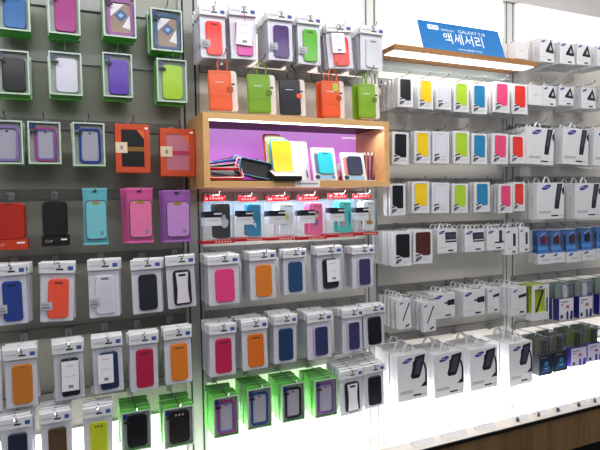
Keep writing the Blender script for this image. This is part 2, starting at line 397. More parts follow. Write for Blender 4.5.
def handle(root, w, h, y, n=1, s=1.0):
    for k in range(n):
        x = 0 if n == 1 else (k-.5)*w*.42
        a = min(.016*s, w*.16)
        MB().tube([(x-a*1.3, y, h-.001), (x-a*.95, y, h+.016*s), (x-a*.45, y, h+.027*s), (x+a*.45, y, h+.027*s), (x+a*.95, y, h+.016*s), (x+a*1.3, y, h-.001)], (.0055 if s > 1.3 else .0042 if s > .9 else .0032), WHITE, 6).build('carry_handle', root)
PICS = {
 'mount': [([(.60, .93), (.94, .96), (.90, .80), (.76, .50), (.70, .46), (.48, .46), (.44, .52)], 0), ([(.50, .70), (.58, .74), (.60, .84), (.52, .83)], 0),
           ([(.86, .80), (.93, .76), (.985, .60), (.985, .30), (.92, .30), (.93, .58)], 0), ([(.76, .26), (.985, .26), (.985, .34), (.90, .35)], 0), ([(.66, .88), (.86, .90), (.72, .54), (.54, .54)], 1)],
 'long':  [([(.74, .97), (.94, .97), (.86, .62), (.80, .28), (.64, .28), (.66, .50)], 0), ([(.78, .94), (.88, .94), (.78, .5), (.70, .5)], 1), ([(.93, .70), (.99, .66), (.99, .92), (.95, .84), (.91, .82)], 0)],
 'arch':  [([(.80, .96), (.99, .44), (.94, .38), (.42, .42), (.42, .50)], 0), ([(.76, .74), (.86, .52), (.66, .52)], 2)],
 'dock':  [([(.40, .86), (.95, .86), (.98, .44), (.42, .44)], 0), ([(.46, .80), (.90, .80), (.90, .62), (.48, .62)], 1), ([(.44, .56), (.94, .56), (.95, .50), (.44, .50)], 2)],
 'stand': [([(.70, .92), (.88, .92), (.86, .40), (.70, .40)], 0), ([(.44, .38), (.98, .42), (.98, .34), (.44, .32)], 0), ([(.74, .86), (.84, .86), (.82, .5), (.74, .5)], 1)],
 'bar':   [([(.62, .80), (.82, .80), (.82, .32), (.62, .32)], 0)],
 'plug':  [([(.64, .70), (.98, .74), (.98, .50), (.64, .50)], 0), ([(.50, .64), (.64, .64), (.64, .58), (.50, .58)], 0)],
 'lead':  [([(.46, .70), (.98, .76), (.98, .64), (.46, .60)], 0)],
 'pen':   [([(.84, .86), (.92, .84), (.36, .28), (.30, .26), (.32, .33)], 0)],
 'none':  []}
def handle_box(w, h, pic, T=.05, nh=1, name='accessory_box', plain=False, hs=1.0):
    root = empty(name)
    MB().box(-w/2, w/2, 0, T, 0, h, WHITE).build('carton', root)
    if plain:
        MB().box(-w*.2, w*.2, -.0005, -.0001, h*.48, h*.52, LGREY).build('small_print', root)
    else:
        b = MB(); cs = [colour((34, 36, 46)), colour((74, 78, 94)), colour((196, 198, 206))]
        for i, (P, c) in enumerate(PICS[pic]):
            y = -.0005-.0003*i; b.prism([((u-.5)*w, v*h) for u, v in P], y, y+.0004, cs[c])
        if PICS[pic]: b.build('product_picture', root)
        lx = -.5+(.34 if pic in ('mount', 'long') else .24)
        logo(MB(), lx*w, h*.87, w*(.17 if w > .12 else .16), -.0002).build('logo_badge', root)
        b = MB()
        if pic in ('mount', 'long'):
            b.box(-w*.42, w*.02, -.0005, -.0001, h*.20, h*.215, GREYP).box(-w*.42, w*.0, -.0005, -.0001, h*.165, h*.18, GREYP).box(w*.02, w*.28, -.0006, -.0001, h*.075, h*.11, BLACK).box(w*.3, w*.46, -.0005, -.0001, h*.085, h*.095, GREYP)
        elif pic == 'pen':
            b.box(-w*.2, w*.1, -.0005, -.0001, h*.20, h*.21, LGREY).prism([(0, h*.05), (w*.3, h*.10), (w*.36, h*.16), (w*.04, h*.12)], -.0006, -.0001, DARK)
        else:
            b.box(-w*.4, w*.0, -.0005, -.0001, h*.22, h*.24, LGREY).box(w*.04, w*.30, -.0006, -.0001, h*.07, h*.13, DARK)
        b.build('small_print', root)
        b = MB()                                      # print along the side
        for k in range(6): b.box(-w/2-.0004, -w/2-.0001, T*.42, T*.55, h*(.25+.07*k), h*(.29+.07*k), LGREY)
        b.build('side_print', root)
    handle(root, w, h, T*.5, nh, hs)
    if plain: hang_tab(root, w, h, T*.5+.006)
    return root
def blue_blister(w, h, c1, T=.03):
    root = empty('headset_blister_pack')
    MB().box(-w/2, w/2, 0, T, 0, h*.30, WHITE).build('base_card', root)
    b = MB(); logo(b, -w*.18, h*.24, w*.16, -.0002); b.box(-w*.2, w*.3, -.0005, -.0001, h*.10, h*.14, LGREY); b.build('base_print', root)
    P = [(-w*.34, h*.42), (-w*.42, h*.30), (w*.42, h*.30), (w*.36, h*.42), (w*.28, h*.60), (w*.28, h*.97), (-w*.38, h*.97), (-w*.38, h*.60)]
    MB().prism(P, T*.5, T*.55, colour((30, 120, 205))).prism([(-w*.36, h*.52), (w*.28, h*.50), (w*.34, h*.40), (-w*.36, h*.40)], T*.46, T*.5, colour((70, 165, 235))).build('blue_backing', root)
    MB().rr(0, h*.70, w*.32, h*.26, w*.1, T*.2, T*.49, colour(c1), .002).build('headset', root)
    MB().stroke([(-w*.15, h*.80), (-w*.05, h*.88), (w*.12, h*.90)], w*.07, T*.42, T*.49, colour((160, 205, 240))).build('printed_swirl', root)
    b = MB(); Q = [(0, h*.30), (T*.35, h*.56), (T*.35, h)]
    b.add([(-w/2, y, z) for y, z in Q]+[(w/2, y, z) for y, z in Q], [(0, 1, 4, 3), (1, 2, 5, 4)], FROST)
    b.side(-w/2, T*.35, T, h*.3, h, FROST).side(w/2, T*.35, T, h*.3, h, FROST)
    b.build('clear_shell', root)
    hang_tab(root, w, h, .012); return root
def lime_box(w, h, T=.05):
    root = empty('stylus_gift_box'); e = w*.10
    LIME = colour((190, 205, 40))
    MB().box(-w/2+.003, w/2-.003, T*.5, T*.52, h*.2, h-.004, LIME).box(-w/2, w/2, .002, T, h-.004, h-.001, LIME).build('lime_inner', root)
    MB().box(-w/2, w/2, 0, T, 0, h*.2, WHITE).box(-w/2, w/2, 0, .003, h*.88, h, WHITE).box(-w/2, -w/2+e*1.6, 0, .003, h*.2, h*.88, WHITE).box(w/2-e*.5, w/2, 0, .003, h*.2, h*.88, WHITE).build('carton', root)
    MB().tube([(-w*.1, T*.3, h*.22), (w*.28, T*.3, h*.82)], .005, colour((60, 50, 60))).build('stylus', root)
    MB().pane(-w/2+e*1.6, w/2-e*.5, .0015, h*.2, h*.88, CLEAR).build('window', root)
    logo(MB(), 0, h*.94, w*.12, -.0002).build('logo_badge', root)
    hang_tab(root, w, h, .008); return root
def duo_box(w, h, side, front, art, dome=.42, dark=False, T=.04, dev=(230, 230, 235), tint=(150, 160, 150)):
    root = empty('charger_pack'); hb = h*(1-dome)
    b = MB().box(-w/2, w/2, .002, T, 0, hb, colour(side)); b.build('carton', root)
    b = MB().box(-w/2, w/2, 0, .0019, 0, hb, colour(front)); b.build('front_panel', root)
    b = MB()
    if dark:
        b.prism([(-w*.40, hb*.12), (w*.36, hb*.16), (w*.30, hb*.40), (0, hb*.62), (-w*.26, hb*.44)], -.0006, -.0001, colour(art)).ell(w*.02, hb*.58, w*.16, w*.12, -.001, -.0006, colour((60, 130, 190)))
        b.box(-w*.4, w*.1, -.0006, -.0001, hb*.86, hb*.91, colour((150, 120, 90))).box(-w*.12, w*.14, -.0012, -.001, hb*.3, hb*.36, colour((150, 190, 220)))
    else:
        b.prism([(0, hb*.02), (w*.14, hb*.02), (w*.14, hb*.34), (w*.06, hb*.44), (0, hb*.34)], -.0006, -.0001, colour(side)).prism([(w*.24, hb*.02), (w*.45, hb*.02), (w*.45, hb*.40), (w*.30, hb*.40)], -.0006, -.0001, colour(side))
        b.prism([(-w*.08, hb*.56), (w*.20, hb*.54), (w*.16, hb*.68), (w*.02, hb*.70)], -.0006, -.0001, colour(art)).box(-w*.4, w*.1, -.0006, -.0001, hb*.82, hb*.88, GREYP).box(-w*.4, -.2*w, -.0006, -.0001, hb*.70, hb*.75, GREYP)
        b.box(-w*.42, -w*.26, -.0006, -.0001, hb*.10, hb*.26, DARK)
    b.build('front_print', root)
    b = MB(); b.pane(-w/2, w/2, 0, hb, h, FROST).side(-w/2, 0, T, hb, h, FROST).side(w/2, 0, T, hb, h, FROST).lid(-w/2, w/2, 0, T, h, FROST)
    b.build('clear_cover', root)
    MB().rr(w*.08, hb+h*dome*.42, w*.24, h*dome*.8, .003, T*.3, T*.6, colour(dev), .001).build('adapter', root)
    MB().box(-w*.5+.001, w*.5-.001, T*.75, T*.78, hb, h-.003, colour(tint)).build('backing_card', root)
    logo(MB(), w*.16, h*.93, w*.16, -.0002).build('logo_badge', root)
    hang_tab(root, w, h, .008); return root

# ------------------------------------------------------------------ stock: put packages on hooks
BARS = {}
def hook(X, z, Yf, lab, bay):
    r = empty('display_hook', (X, -.012, z))
    L = -Yf-.012
    MB().tube([(0, -.008, 0), (0, -L-.02, 0), (0, -L-.034, .006), (0, -L-.04, .016)], .0022, CHROME, 6).build('prong', r)
    MB().box(-.012, .012, -.0079, 0, -.014, .016, STEEL).build('bracket', r)
    tag(r, lab, 'hook', 'wire hooks along the wall'); BARS.setdefault(bay, []).append((X, z))
    return r
ORD = ['first', 'second', 'third', 'fourth', 'fifth', 'sixth']
def stock(maker, b, Yf, what, where, cat, group, back=0, step=.03, yaw=0, lean=0, hz=.010, bay=None, drift=(0, 0), mk_hook=True, short=None, pitch=0):
    """front package measured at b on the plane Yf, 'back' copies hung behind it on the same hook"""
    X, z, w, h = rect(b, Yf)
    o = maker(w, h); o.location = (X, Yf, z); o.rotation_euler = (ri(pitch), ri(lean), ri(yaw))
    tag(o, what+', '+where, cat, group)
    for k in range(1, back+1):
        c = copy_tree(o); j = random.uniform
        c.location = (X+drift[0]*k+j(-.004, .004), Yf+step*k, z+drift[1]*k+j(-.002, .002))
        c.rotation_euler = (0, ri(lean*.5+j(-1.5, 1.5)), ri(yaw*.6))
        c['label'] = '%s %s behind the %s, %s' % (ORD[k-1], cat, short, where)
    if mk_hook: hook(X, z+h+hz, Yf, 'wire hook with the %s, %s' % (short, where), bay)
    return o, X, z, w, h
def white_tag(b, Yf, lab, string=(90, 170, 60), top=None, lean=0):
    X, z, w, h = rect(b, Yf); r = empty('hang_tag', (X, Yf, z)); r.rotation_euler = (0, ri(lean), 0)
    MB().box(-w/2, w/2, 0, .0008, 0, h, PAPER).build('tag_card', r)
    MB().box(-w*.12, w*.16, -.0004, -.0001, h*.1, h*.2, GREYP).box(-w*.3, w*.3, -.0004, -.0001, h*.48, h*.5, LGREY).box(-w*.2, w*.2, -.0004, -.0001, h*.82, h*.85, LGREY).build('tag_print', r)
    MB().tube([(0, .001, h-.004), (.001, .0005, h+.014), (-.001, .002, h+.03)], .0012, colour(string)).build('tag_string', r)
    tag(r, lab, 'tag', 'paper hang tags')

# ==== left bay ==================================================== (rows top to bottom)
def L(n): return ['top row', 'second row', 'third row', 'fourth row', 'fifth row', 'sixth row', 'bottom row'][n-1] +', left bay'
CC = 'green cartons of phone cases in the left bay'
for b, st, c1, c2, what, sh in [
    ((-4, -10, 30, 30), 'slot', (26, 104, 168), None, 'green carton with a blue phone case', 'blue case carton'),
    ((48, -12, 80, 34), 'plain', (166, 38, 128), None, 'green carton with a magenta phone case', 'magenta case carton'),
    ((103, -6, 136, 37), 'diamond', (150, 84, 150), None, 'green carton, mauve bumper, patterned insert', 'mauve bumper carton'),
    ((151, 9, 182.5, 51), 'diamond', (44, 92, 128), None, 'green carton, teal bumper, patterned insert', 'teal bumper carton')]:
    stock(lambda w, h, a=(st, c1, c2): case_carton(w, h, *a), b, -.15, what, L(1), 'carton', CC, 2, .034, bay='A1', short=sh)
for b, st, c1, c2, what, sh in [
    ((-5, 50, 29.5, 94), 'plain', (14, 14, 16), None, 'green carton with a glossy black phone case', 'black case carton'),
    ((49, 52, 82, 95), 'plain', (214, 210, 222), None, 'green carton with a white phone case', 'white case carton'),
    ((103, 53, 132.5, 97), 'plain', (92, 52, 170), None, 'green carton with a purple phone case', 'purple case carton'),
    ((157, 59, 187, 102), 'plain', (166, 204, 30), None, 'green carton with a lime phone case', 'lime case carton')]:
    stock(lambda w, h, a=(st, c1, c2): case_carton(w, h, *a), b, -.15, what, L(2), 'carton', CC, 2, .034, bay='A2', short=sh)
for b, st, c1, c2, what, sh in [
    ((-12, 120, 23, 164), 'bumper', (150, 120, 190), None, 'green carton with a lilac bumper frame', 'lilac bumper carton'),
    ((28, 121.5, 61, 164), 'bumper', (172, 62, 130), (70, 120, 190), 'green carton with a pink and blue bumper frame', 'pink bumper carton'),
    ((73, 122.5, 105, 166), 'bumper', (26, 62, 150), None, 'green carton with a royal blue bumper frame', 'royal blue bumper carton')]:
    stock(lambda w, h, a=(st, c1, c2): case_carton(w, h, *a), b, -.15, what, L(3), 'carton', CC, 1, .034, bay='A3', short=sh)
stock(lambda w, h: gift_box(w, h, (22, 20, 20), (150, 110, 50)), (115.5, 124, 150, 172.5), -.15, 'orange gift box with a black wallet case showing', L(3), 'gift box', 'orange gift boxes', 1, .034, bay='A3', short='black wallet gift box')
stock(lambda w, h: gift_box(w, h, (205, 130, 146), (196, 60, 100)), (160.5, 128.5, 195, 176), -.15, 'orange gift box with a pink wallet case showing', L(3), 'gift box', 'orange gift boxes', 1, .034, bay='A3', short='pink wallet gift box')
stock(lambda w, h: cup_box(w, h, (188, 42, 22), (196, 62, 34)), (-10, 199, 27, 250), -.15, 'clear box with an orange red flip case', L(4), 'box', 'clear boxes with flip cases', 1, .038, bay='A4', short='orange red flip case box')
stock(lambda w, h: cup_box(w, h, (12, 12, 13), (12, 12, 13)), (41, 198, 68.5, 246), -.15, 'clear box with a black flip case', L(4), 'box', 'clear boxes with flip cases', 1, .038, bay='A4', short='black flip case box')
for b, c1, c2, nm in [((83, 188, 108, 245), (110, 186, 196), (128, 200, 210), 'turquoise'), ((126.5, 188, 153.5, 243), (214, 96, 158), (232, 128, 172), 'hot pink'), ((163.5, 190, 191, 242), (168, 104, 186), (204, 150, 214), 'light purple')]:
    stock(lambda w, h, a=(c1, c2): foil_pouch(w, h, *a), b, -.16, '%s foil pouch printed with a rounded frame' % nm, L(4), 'pouch', 'foil pouches in the left bay', 1 if nm == 'turquoise' else 3, .015, yaw=0, hz=-.011, bay='A4', short=nm+' pouch', drift=(-.003, 0))
BL = 'white header card packs in the left bay'
NV, BK = (26, 34, 62), (16, 18, 26)
for b, a, kw, n, lean, what, sh in [
    ((-5, 264, 28, 325), ('slot', (28, 66, 150)), dict(sticker=True), 3, -1, 'pack with a blue phone case', 'blue case pack'),
    ((38, 262, 73, 322), ('slot', (250, 96, 60)), dict(sticker=True), 3, 3, 'pack with a bright orange phone case', 'bright orange case pack'),
    ((88, 259, 120, 317.5), ('ridge', (226, 226, 232)), dict(sticker=True), 2, 0, 'pack with a white dimpled phone case', 'white dimpled case pack'),
    ((132, 259, 163, 313.5), ('slot', (20, 26, 40)), {}, 2, -1, 'pack with a dark navy phone case', 'dark navy case pack'),
    ((167.5, 255, 197, 308), ('iface', (226, 220, 230), (22, 22, 26)), {}, 2, -2, 'pack with a white hourglass case in black frame', 'white hourglass case pack')]:
    stock(lambda w, h, a=a, kw=kw: blister(w, h, *a, **kw), b, -.17, 'white header '+what, L(5), 'pack', BL, n, .019, lean=lean, hz=-.006, bay='A5', short=sh, drift=(.004, 0))
for b, a, kw, n, lean, what, sh in [
    ((-30, 351, 2, 414), ('flip', (150, 60, 60)), {}, 0, 0, 'pack half cut off at the far left edge', 'leftmost pack'),
    ((4, 348, 38, 408), ('flip', (214, 138, 48)), {}, 4, 0, 'pack with an amber flip case', 'amber flip case pack'),
    ((54, 342, 85, 400), ('plain', (26, 28, 48)), {}, 4, -1, 'pack with a black case under a blank white tag', 'tagged black case pack'),
    ((93, 336, 124, 393), ('plain', (36, 60, 100)), {}, 3, -1, 'pack with a steel blue case under a printed tag', 'steel blue case pack'),
    ((129.5, 333, 158.5, 391), ('dots', (190, 30, 78)), {}, 3, 0, 'pack with a crimson phone case', 'crimson case pack'),
    ((165, 328, 193, 384), ('dots', (232, 136, 40)), {}, 3, -1, 'pack with an orange phone case', 'orange case pack')]:
    stock(lambda w, h, a=a, kw=kw: blister(w, h, *a, **kw), b, -.21, 'white header '+what, L(6), 'pack', BL, n, .020, lean=lean, hz=-.006, bay='A6', short=sh, drift=(0, 0))
white_tag((61.5, 361, 79, 391), -.2165, 'blank white tag over the black case in the sixth row of left bay', top=341)
white_tag((98, 354.5, 113.5, 383.5), -.2165, 'printed white tag over the steel blue case in the sixth row of left bay')
for b, a, kw, n, lean, what, sh in [
    ((0, 417, 33, 477), ('flip', (34, 42, 70)), {}, 4, 0, 'pack with a navy flip case', 'navy flip case pack'),
    ((41, 411, 72, 471), ('dots', (96, 72, 48)), {}, 4, 0, 'pack with a brown phone case', 'brown case pack'),
    ((83, 406, 113, 464), ('dots', (196, 206, 40)), {}, 3, 0, 'pack with a lime yellow phone case', 'lime yellow case pack')]:
    stock(lambda w, h, a=a, kw=kw: blister(w, h, *a, **kw), b, -.23, 'white header '+what, L(7), 'pack', BL, n, .022, lean=lean, hz=-.006, bay='A7', short=sh, drift=(0, .002))
stock(lambda w, h: case_carton(w, h, 'plain', (20, 22, 28)), (121.5, 411, 151.5, 451), -.22, 'green carton with a plain black phone case', L(7), 'carton', CC, 4, .034, bay='A7', short='plain black case carton')
stock(lambda w, h: case_carton(w, h, 'dots', (40, 30, 32)), (164, 407, 194, 447), -.22, 'green carton with a dark brown phone case', L(7), 'carton', CC, 4, .034, bay='A7', short='dark brown case carton')

# ==== middle bay ==================================================
def Mi(n): return ['top row, middle bay', 'just above the oak box', 'just below the oak box', 'fourth row, middle bay', 'fifth row, middle bay', 'bottom row, middle bay'][n-1]
BM = 'white header card packs in the middle bay'
for b, a, kw, n, lean, yaw, what, sh in [
    ((200.5, 6, 227, 57.5), ('slot', (238, 58, 40)), dict(sticker=True), 7, -1, 0, 'pack with a scarlet phone case', 'scarlet case pack'),
    ((231, 6, 258, 58.5), ('slot', (214, 60, 160)), {}, 7, -2, 0, 'pack with a pink case behind a white tag', 'pink case pack'),
    ((268.5, 11, 294, 60), ('slot', (78, 36, 120)), dict(sticker=True), 7, -1, 0, 'pack with a dark purple phone case', 'dark purple case pack'),
    ((298.5, 15, 322, 64), ('slot', (96, 186, 40)), dict(sticker=True), 7, -1, 0, 'pack with a grass green phone case', 'green case pack'),
    ((329, 24, 355, 68), ('slot', (240, 56, 46)), {}, 6, -5, 0, 'pack with a tilted red case behind a white tag', 'tagged red case pack'),
    ((361, 26, 384, 70), ('slot', (212, 214, 218)), {}, 6, 0, 0, 'pack with a clear white phone case', 'clear white case pack')]:
    stock(lambda w, h, a=a, kw=kw: blister(w, h, *a, **kw), b, -.22, 'white header '+what, Mi(1), 'pack', BM, n-2, .026, lean=lean, hz=-.006, bay='B1', short=sh)
white_tag((236, 21, 252, 45), -.2265, 'white tag in front of the pink case, top row of middle bay', (200, 60, 60), lean=2)
white_tag((333, 33, 346, 53), -.2265, 'white tag in front of the red case, top row of middle bay', (150, 170, 60), lean=-6)
for b, c1, tb, bd, n, what, sh in [
    ((208.5, 69, 239, 111.5), (228, 104, 58), None, None, 0, 'leftmost orange wallet case with orange straps', 'leftmost orange wallet'),
    ((247.5, 73, 277.5, 114.5), (122, 166, 36), None, None, 0, 'left olive green wallet case with green straps', 'left green wallet'),
    ((279.5, 78, 307, 116), (38, 40, 50), (232, 96, 60), None, 0, 'black wallet case with an orange tab', 'black wallet'),
    ((321.5, 79.5, 346, 118.5), (228, 96, 46), None, (170, 196, 50), 1, 'orange wallet case with a lime badge beside the black one', 'badged orange wallet'),
    ((358.5, 82.5, 381, 119), (132, 172, 36), None, None, 1, 'olive green wallet case at the right end', 'right green wallet')]:
    stock(lambda w, h, a=(c1, tb, bd): wallet_pouch(w, h, *a), b, -.21, what, Mi(2), 'wallet case', 'wallet cases above the wooden box', n, .03, lean=-2, hz=.053, bay='B2', short=sh, drift=(-.012, 0))
MO = {'k': [(.1, -.05, .26, .34, (210, 214, 218)), (.06, .12, .14, .14, (200, 206, 212))],
      'b': [(-.1, -.02, .12, .10, (230, 240, 240)), (.02, -.12, .13, .10, (225, 240, 240)), (-.2, .10, .10, .09, (215, 235, 240)), (.1, -.2, .07, .06, (220, 240, 240))],
      'w': [(-.02, .08, .17, .17, (232, 216, 40)), (-.1, -.16, .22, .03, (190, 190, 200))],
      'p': [(-.02, .10, .20, .18, (236, 196, 170)), (-.02, .20, .22, .10, (120, 70, 60)), (0, -.12, .17, .18, (150, 90, 160))],
      'm': [(.32, -.02, .08, .50, (40, 130, 190)), (-.2, -.22, .18, .16, (240, 150, 170))],
      't': [(.02, -.05, .12, .42, (226, 186, 140)), (.02, -.22, .30, .16, (196, 130, 70))]}
for b, c1, k, what, sh in [
    ((201.5, 194, 234, 243.5), (20, 20, 22), 'k', 'black phone case with a pale patch', 'black case'),
    ((234.5, 195, 264.5, 241), (16, 138, 178), 'b', 'blue phone case with white shapes', 'blue case box'),
    ((267, 194.5, 297, 240), (238, 238, 238), 'w', 'white phone case with a yellow disc', 'white case box'),
    ((297, 194, 326.5, 239.5), (246, 112, 160), 'p', 'pink phone case with a round print', 'pink case box'),
    ((328, 192.5, 355, 237), (84, 206, 196), 'm', 'mint phone case with a blue stripe', 'mint case box'),
    ((354, 192.5, 378, 235), (232, 232, 228), 't', 'white phone case with a tan print', 'tan print case box')]:
    stock(lambda w, h, a=(c1, MO[k]): red_box(w, h, *a), b, -.20, 'clear box with a '+what, Mi(3), 'clear box', 'red topped clear boxes', 1, .05, hz=-.006, bay='B3', short=sh)
for b, a, kw, n, lean, what, sh in [
    ((208.5, 255, 240.5, 305), ('plain', (240, 66, 140)), {}, 6, -1, 'pack with a shiny pink phone case', 'shiny pink case pack'),
    ((250.5, 251, 277, 299.5), ('flip', (236, 138, 30)), {}, 5, -1, 'pack with an orange flip case', 'orange flip case pack'),
    ((284, 249, 307, 294.5), ('flip', (26, 76, 124)), {}, 2, -1, 'pack with a blue flip case', 'blue flip case pack'),
    ((318, 246, 343.5, 291), ('plain', (22, 24, 40)), {}, 3, -2, 'pack with a black case behind a white tag', 'tagged black case pack'),
    ((353, 246, 375, 288), ('edge', (196, 196, 212), (58, 54, 104)), {}, 3, -1, 'pack with an indigo cover on pale rim', 'indigo cover pack')]:
    stock(lambda w, h, a=a, kw=kw: blister(w, h, *a, **kw), b, -.21, 'white header '+what, Mi(4), 'pack', BM, n, .022, lean=lean, hz=-.006, bay='B4', short=sh)
white_tag((327.5, 259.5, 340, 281.5), -.2165, 'white tag in front of the black case, fourth row of middle bay', (90, 90, 90), lean=-2)
for b, a, kw, n, lean, what, sh in [
    ((209.5, 324, 236.5, 376.5), ('dots', (206, 30, 92)), {}, 6, 0, 'pack with a crimson flip case', 'crimson case pack'),
    ((242.5, 320, 269, 370), ('dots', (232, 124, 30)), {}, 6, -1, 'pack with an orange case with three holes', 'orange case pack'),
    ((274, 315, 297.5, 363.5), ('flip', (28, 66, 112)), {}, 5, 0, 'pack with a dark blue flip case', 'dark blue flip case pack'),
    ((308, 313, 333, 359), ('edge', (206, 176, 206), (56, 60, 108)), {}, 6, -1, 'pack with an indigo cover on pinkish rim', 'pink rimmed indigo pack'),
    ((343, 309, 364, 353), ('edge', (198, 200, 216), (66, 62, 112)), {}, 3, -1, 'pack with a violet cover on pale rim', 'violet cover pack'),
    ((364.5, 305, 386, 347), ('slot', (16, 20, 34)), {}, 3, -2, 'pack with a black phone case at the right end', 'black case pack')]:
    stock(lambda w, h, a=a, kw=kw: blister(w, h, *a, **kw), b, -.21, 'white header '+what, Mi(5), 'pack', BM, min(n, 5), .024, lean=lean, hz=-.006, bay='B5', short=sh)
for b, st, c1, c2, what, sh in [
    ((213.5, 396.5, 239, 437), 'bumper', (176, 60, 140), (70, 110, 180), 'green carton with a pink and blue bumper frame', 'pink bumper carton'),
    ((247.5, 388, 272, 428.5), 'bumper', (34, 76, 146), None, 'green carton with a blue bumper frame', 'blue bumper carton'),
    ((282, 383.5, 305, 421.5), 'bumper', (28, 28, 44), None, 'green carton with a black bumper frame', 'black bumper carton'),
    ((315, 379, 337.5, 417), 'bumper', (140, 100, 176), None, 'green carton with a lilac bumper frame', 'lilac bumper carton')]:
    stock(lambda w, h, a=(st, c1, c2): case_carton(w, h, *a), b, -.21, what, Mi(6), 'carton', 'green cartons of phone cases in the middle bay', 4, .034, bay='B6', short=sh)
for b, a, n, what, sh in [
    ((341, 369, 364.5, 415), ('iface', (230, 228, 236), (18, 18, 24)), 6, 'pack with a white hourglass case in black frame', 'white hourglass case pack'),
    ((365, 364, 386, 408), ('slot', (18, 22, 32)), 6, 'pack with a black phone case beside the white boxes', 'black case pack')]:
    stock(lambda w, h, a=a: blister(w, h, *a), b, -.22, 'white header '+what, Mi(6), 'pack', BM, 5, .025, lean=-2, hz=-.006, bay='B6', short=sh, drift=(0, .003))

# ==== right bay ===================================================
def Rr(n): return ['under the sign shelf', 'second row, right bay', 'third row, right bay', 'fourth row, right bay', 'fifth row, right bay', 'bottom row, right bay'][n-1]
C7 = [('black', (16, 18, 28)), ('yellow', (242, 206, 30)), ('white', (222, 222, 232)), ('lime', (178, 212, 56)), ('blue', (44, 138, 184)), ('pink', (232, 82, 130)), ('red', (226, 62, 54))]
for row, Yf, bs, nb in [
    (1, -.20, [(398, 77.5, 413, 107), (418, 79, 433, 109), (436.5, 80, 451, 109.5), (454, 82, 469, 112), (472, 84, 487, 114), (494, 82, 509.5, 112.5), (512.5, 84, 527.5, 114)], 6),
    (2, -.20, [(392, 132, 408.5, 164.5), (414.5, 131, 430.5, 163.5), (432.5, 131.5, 449, 163.5), (453.5, 131, 469.5, 163.5), (471.5, 133.5, 487, 164), (492, 133.5, 508, 164), (510.5, 135, 525, 163.5)], 1),
    (3, -.20, [(390, 183.5, 405.5, 215.5), (412, 181.5, 429.5, 213), (432, 182.5, 449, 213), (452, 183.5, 467.5, 213), (474.5, 182, 490, 212), (499, 184, 512.5, 213), (513, 182, 525, 211)], 2)]:
    for (nm, c), b in zip(C7, bs):
        stock(lambda w, h, c=c: cover_box(w, h, c), b, Yf, 'slim white box with a %s flip cover' % nm, Rr(row), 'flip cover box', 'slim flip cover boxes', nb, .022, lean=random.uniform(-1, 1), hz=.010, bay='C%d' % row, short=nm+' cover box')
for b, c, nm in [((394, 232, 411.5, 266), (16, 18, 18), 'black'), ((413.5, 230, 432.5, 263.5), (86, 40, 30), 'brown')]:
    stock(lambda w, h, c=c: cover_box(w, h, c, .022, (.78, .70)), b, -.24, 'white box with a %s leather cover showing' % nm, Rr(4), 'leather case box', 'leather case boxes', 6 if nm == 'black' else 5, .027, bay='C4', short=nm+' leather case box')
for b, pic, n, what, sh in [
    ((437.5, 229, 457, 253), 'dock', 2, 'handled box with dock picture beside brown leather box', 'left dock box'),
    ((465, 229.5, 484.5, 251.5), 'dock', 3, 'second handled box from the left with dock picture', 'right dock box'),
    ((487, 229, 504.5, 250), 'stand', 2, 'white handled box with a black stand picture', 'stand box')]:
    stock(lambda w, h, p=pic: handle_box(w, h, p, .03, 2, 'dock_box', hs=.8), b, -.20, what, Rr(4), 'dock box', 'dock boxes in the right bay', n, .033, lean=-1, hz=.011, bay='C4', short=sh)
for b, what, sh in [((505.5, 228.5, 518, 254.5), 'narrow white handled box left of its twin at the post', 'left narrow box'), ((519.5, 227.5, 529.5, 252), 'narrow white handled box right of its twin at the post', 'right narrow box')]:
    stock(lambda w, h: handle_box(w, h, 'bar', .03, 1, 'accessory_box', hs=.8), b, -.21, what, Rr(4), 'box', 'narrow white boxes', 3, .033, lean=-1, hz=.011, bay='C4', short=sh)
for b, n, what, sh in [((399, 299, 411.5, 329), 4, 'white box with a diagonal stylus picture, left of two', 'left stylus box'), ((423.5, 302, 436, 331.5), 4, 'white box with a diagonal stylus picture, right of two', 'right stylus box')]:
    stock(lambda w, h: handle_box(w, h, 'pen', .022, 1, 'stylus_box', hs=.8), b, -.235, what, Rr(5), 'stylus box', 'stylus boxes', n, .035, lean=-2, hz=.011, bay='C5', short=sh)
for b, pic, n, what, sh in [
    ((434, 293.5, 455, 318), 'plug', 2, 'white box with plug picture next to the stylus boxes', 'left plug box'),
    ((463.5, 290.5, 485, 315.5), 'plug', 4, 'white box with plug picture between plug and cable boxes', 'right plug box'),
    ((488, 287.5, 499.5, 312.5), 'lead', 3, 'narrow white box with a black cable picture', 'left cable box'),
    ((512, 287, 526.5, 315), 'lead', 4, 'wide white cable box before the post', 'right cable box')]:
    stock(lambda w, h, p=pic: handle_box(w, h, p, .03, 1, 'accessory_box', hs=.85), b, -.215, what, Rr(5), 'box', 'charger and cable boxes', n, .036, lean=-1, hz=.011, bay='C5', short=sh)
for b, what, sh in [((398, 354, 427.5, 400), 'leftmost white box with a car mount picture', 'leftmost car mount box'), ((434.5, 352.5, 464, 396), 'white box with a car mount picture, second from the left', 'second car mount box'),
                    ((470.5, 348, 497.5, 389), 'white box with a car mount picture, third from the left', 'third car mount box'), ((509.5, 342.5, 532.5, 384.5), 'rightmost white box with a car mount picture', 'rightmost car mount box')]:
    stock(lambda w, h: handle_box(w, h, 'mount', .062, 1, 'car_mount_box', hs=1.5), b, -.24, what, Rr(6), 'car mount box', 'car mount boxes at the bottom', 2, .068, yaw=0, lean=-1, hz=.036, bay='C6', short=sh)

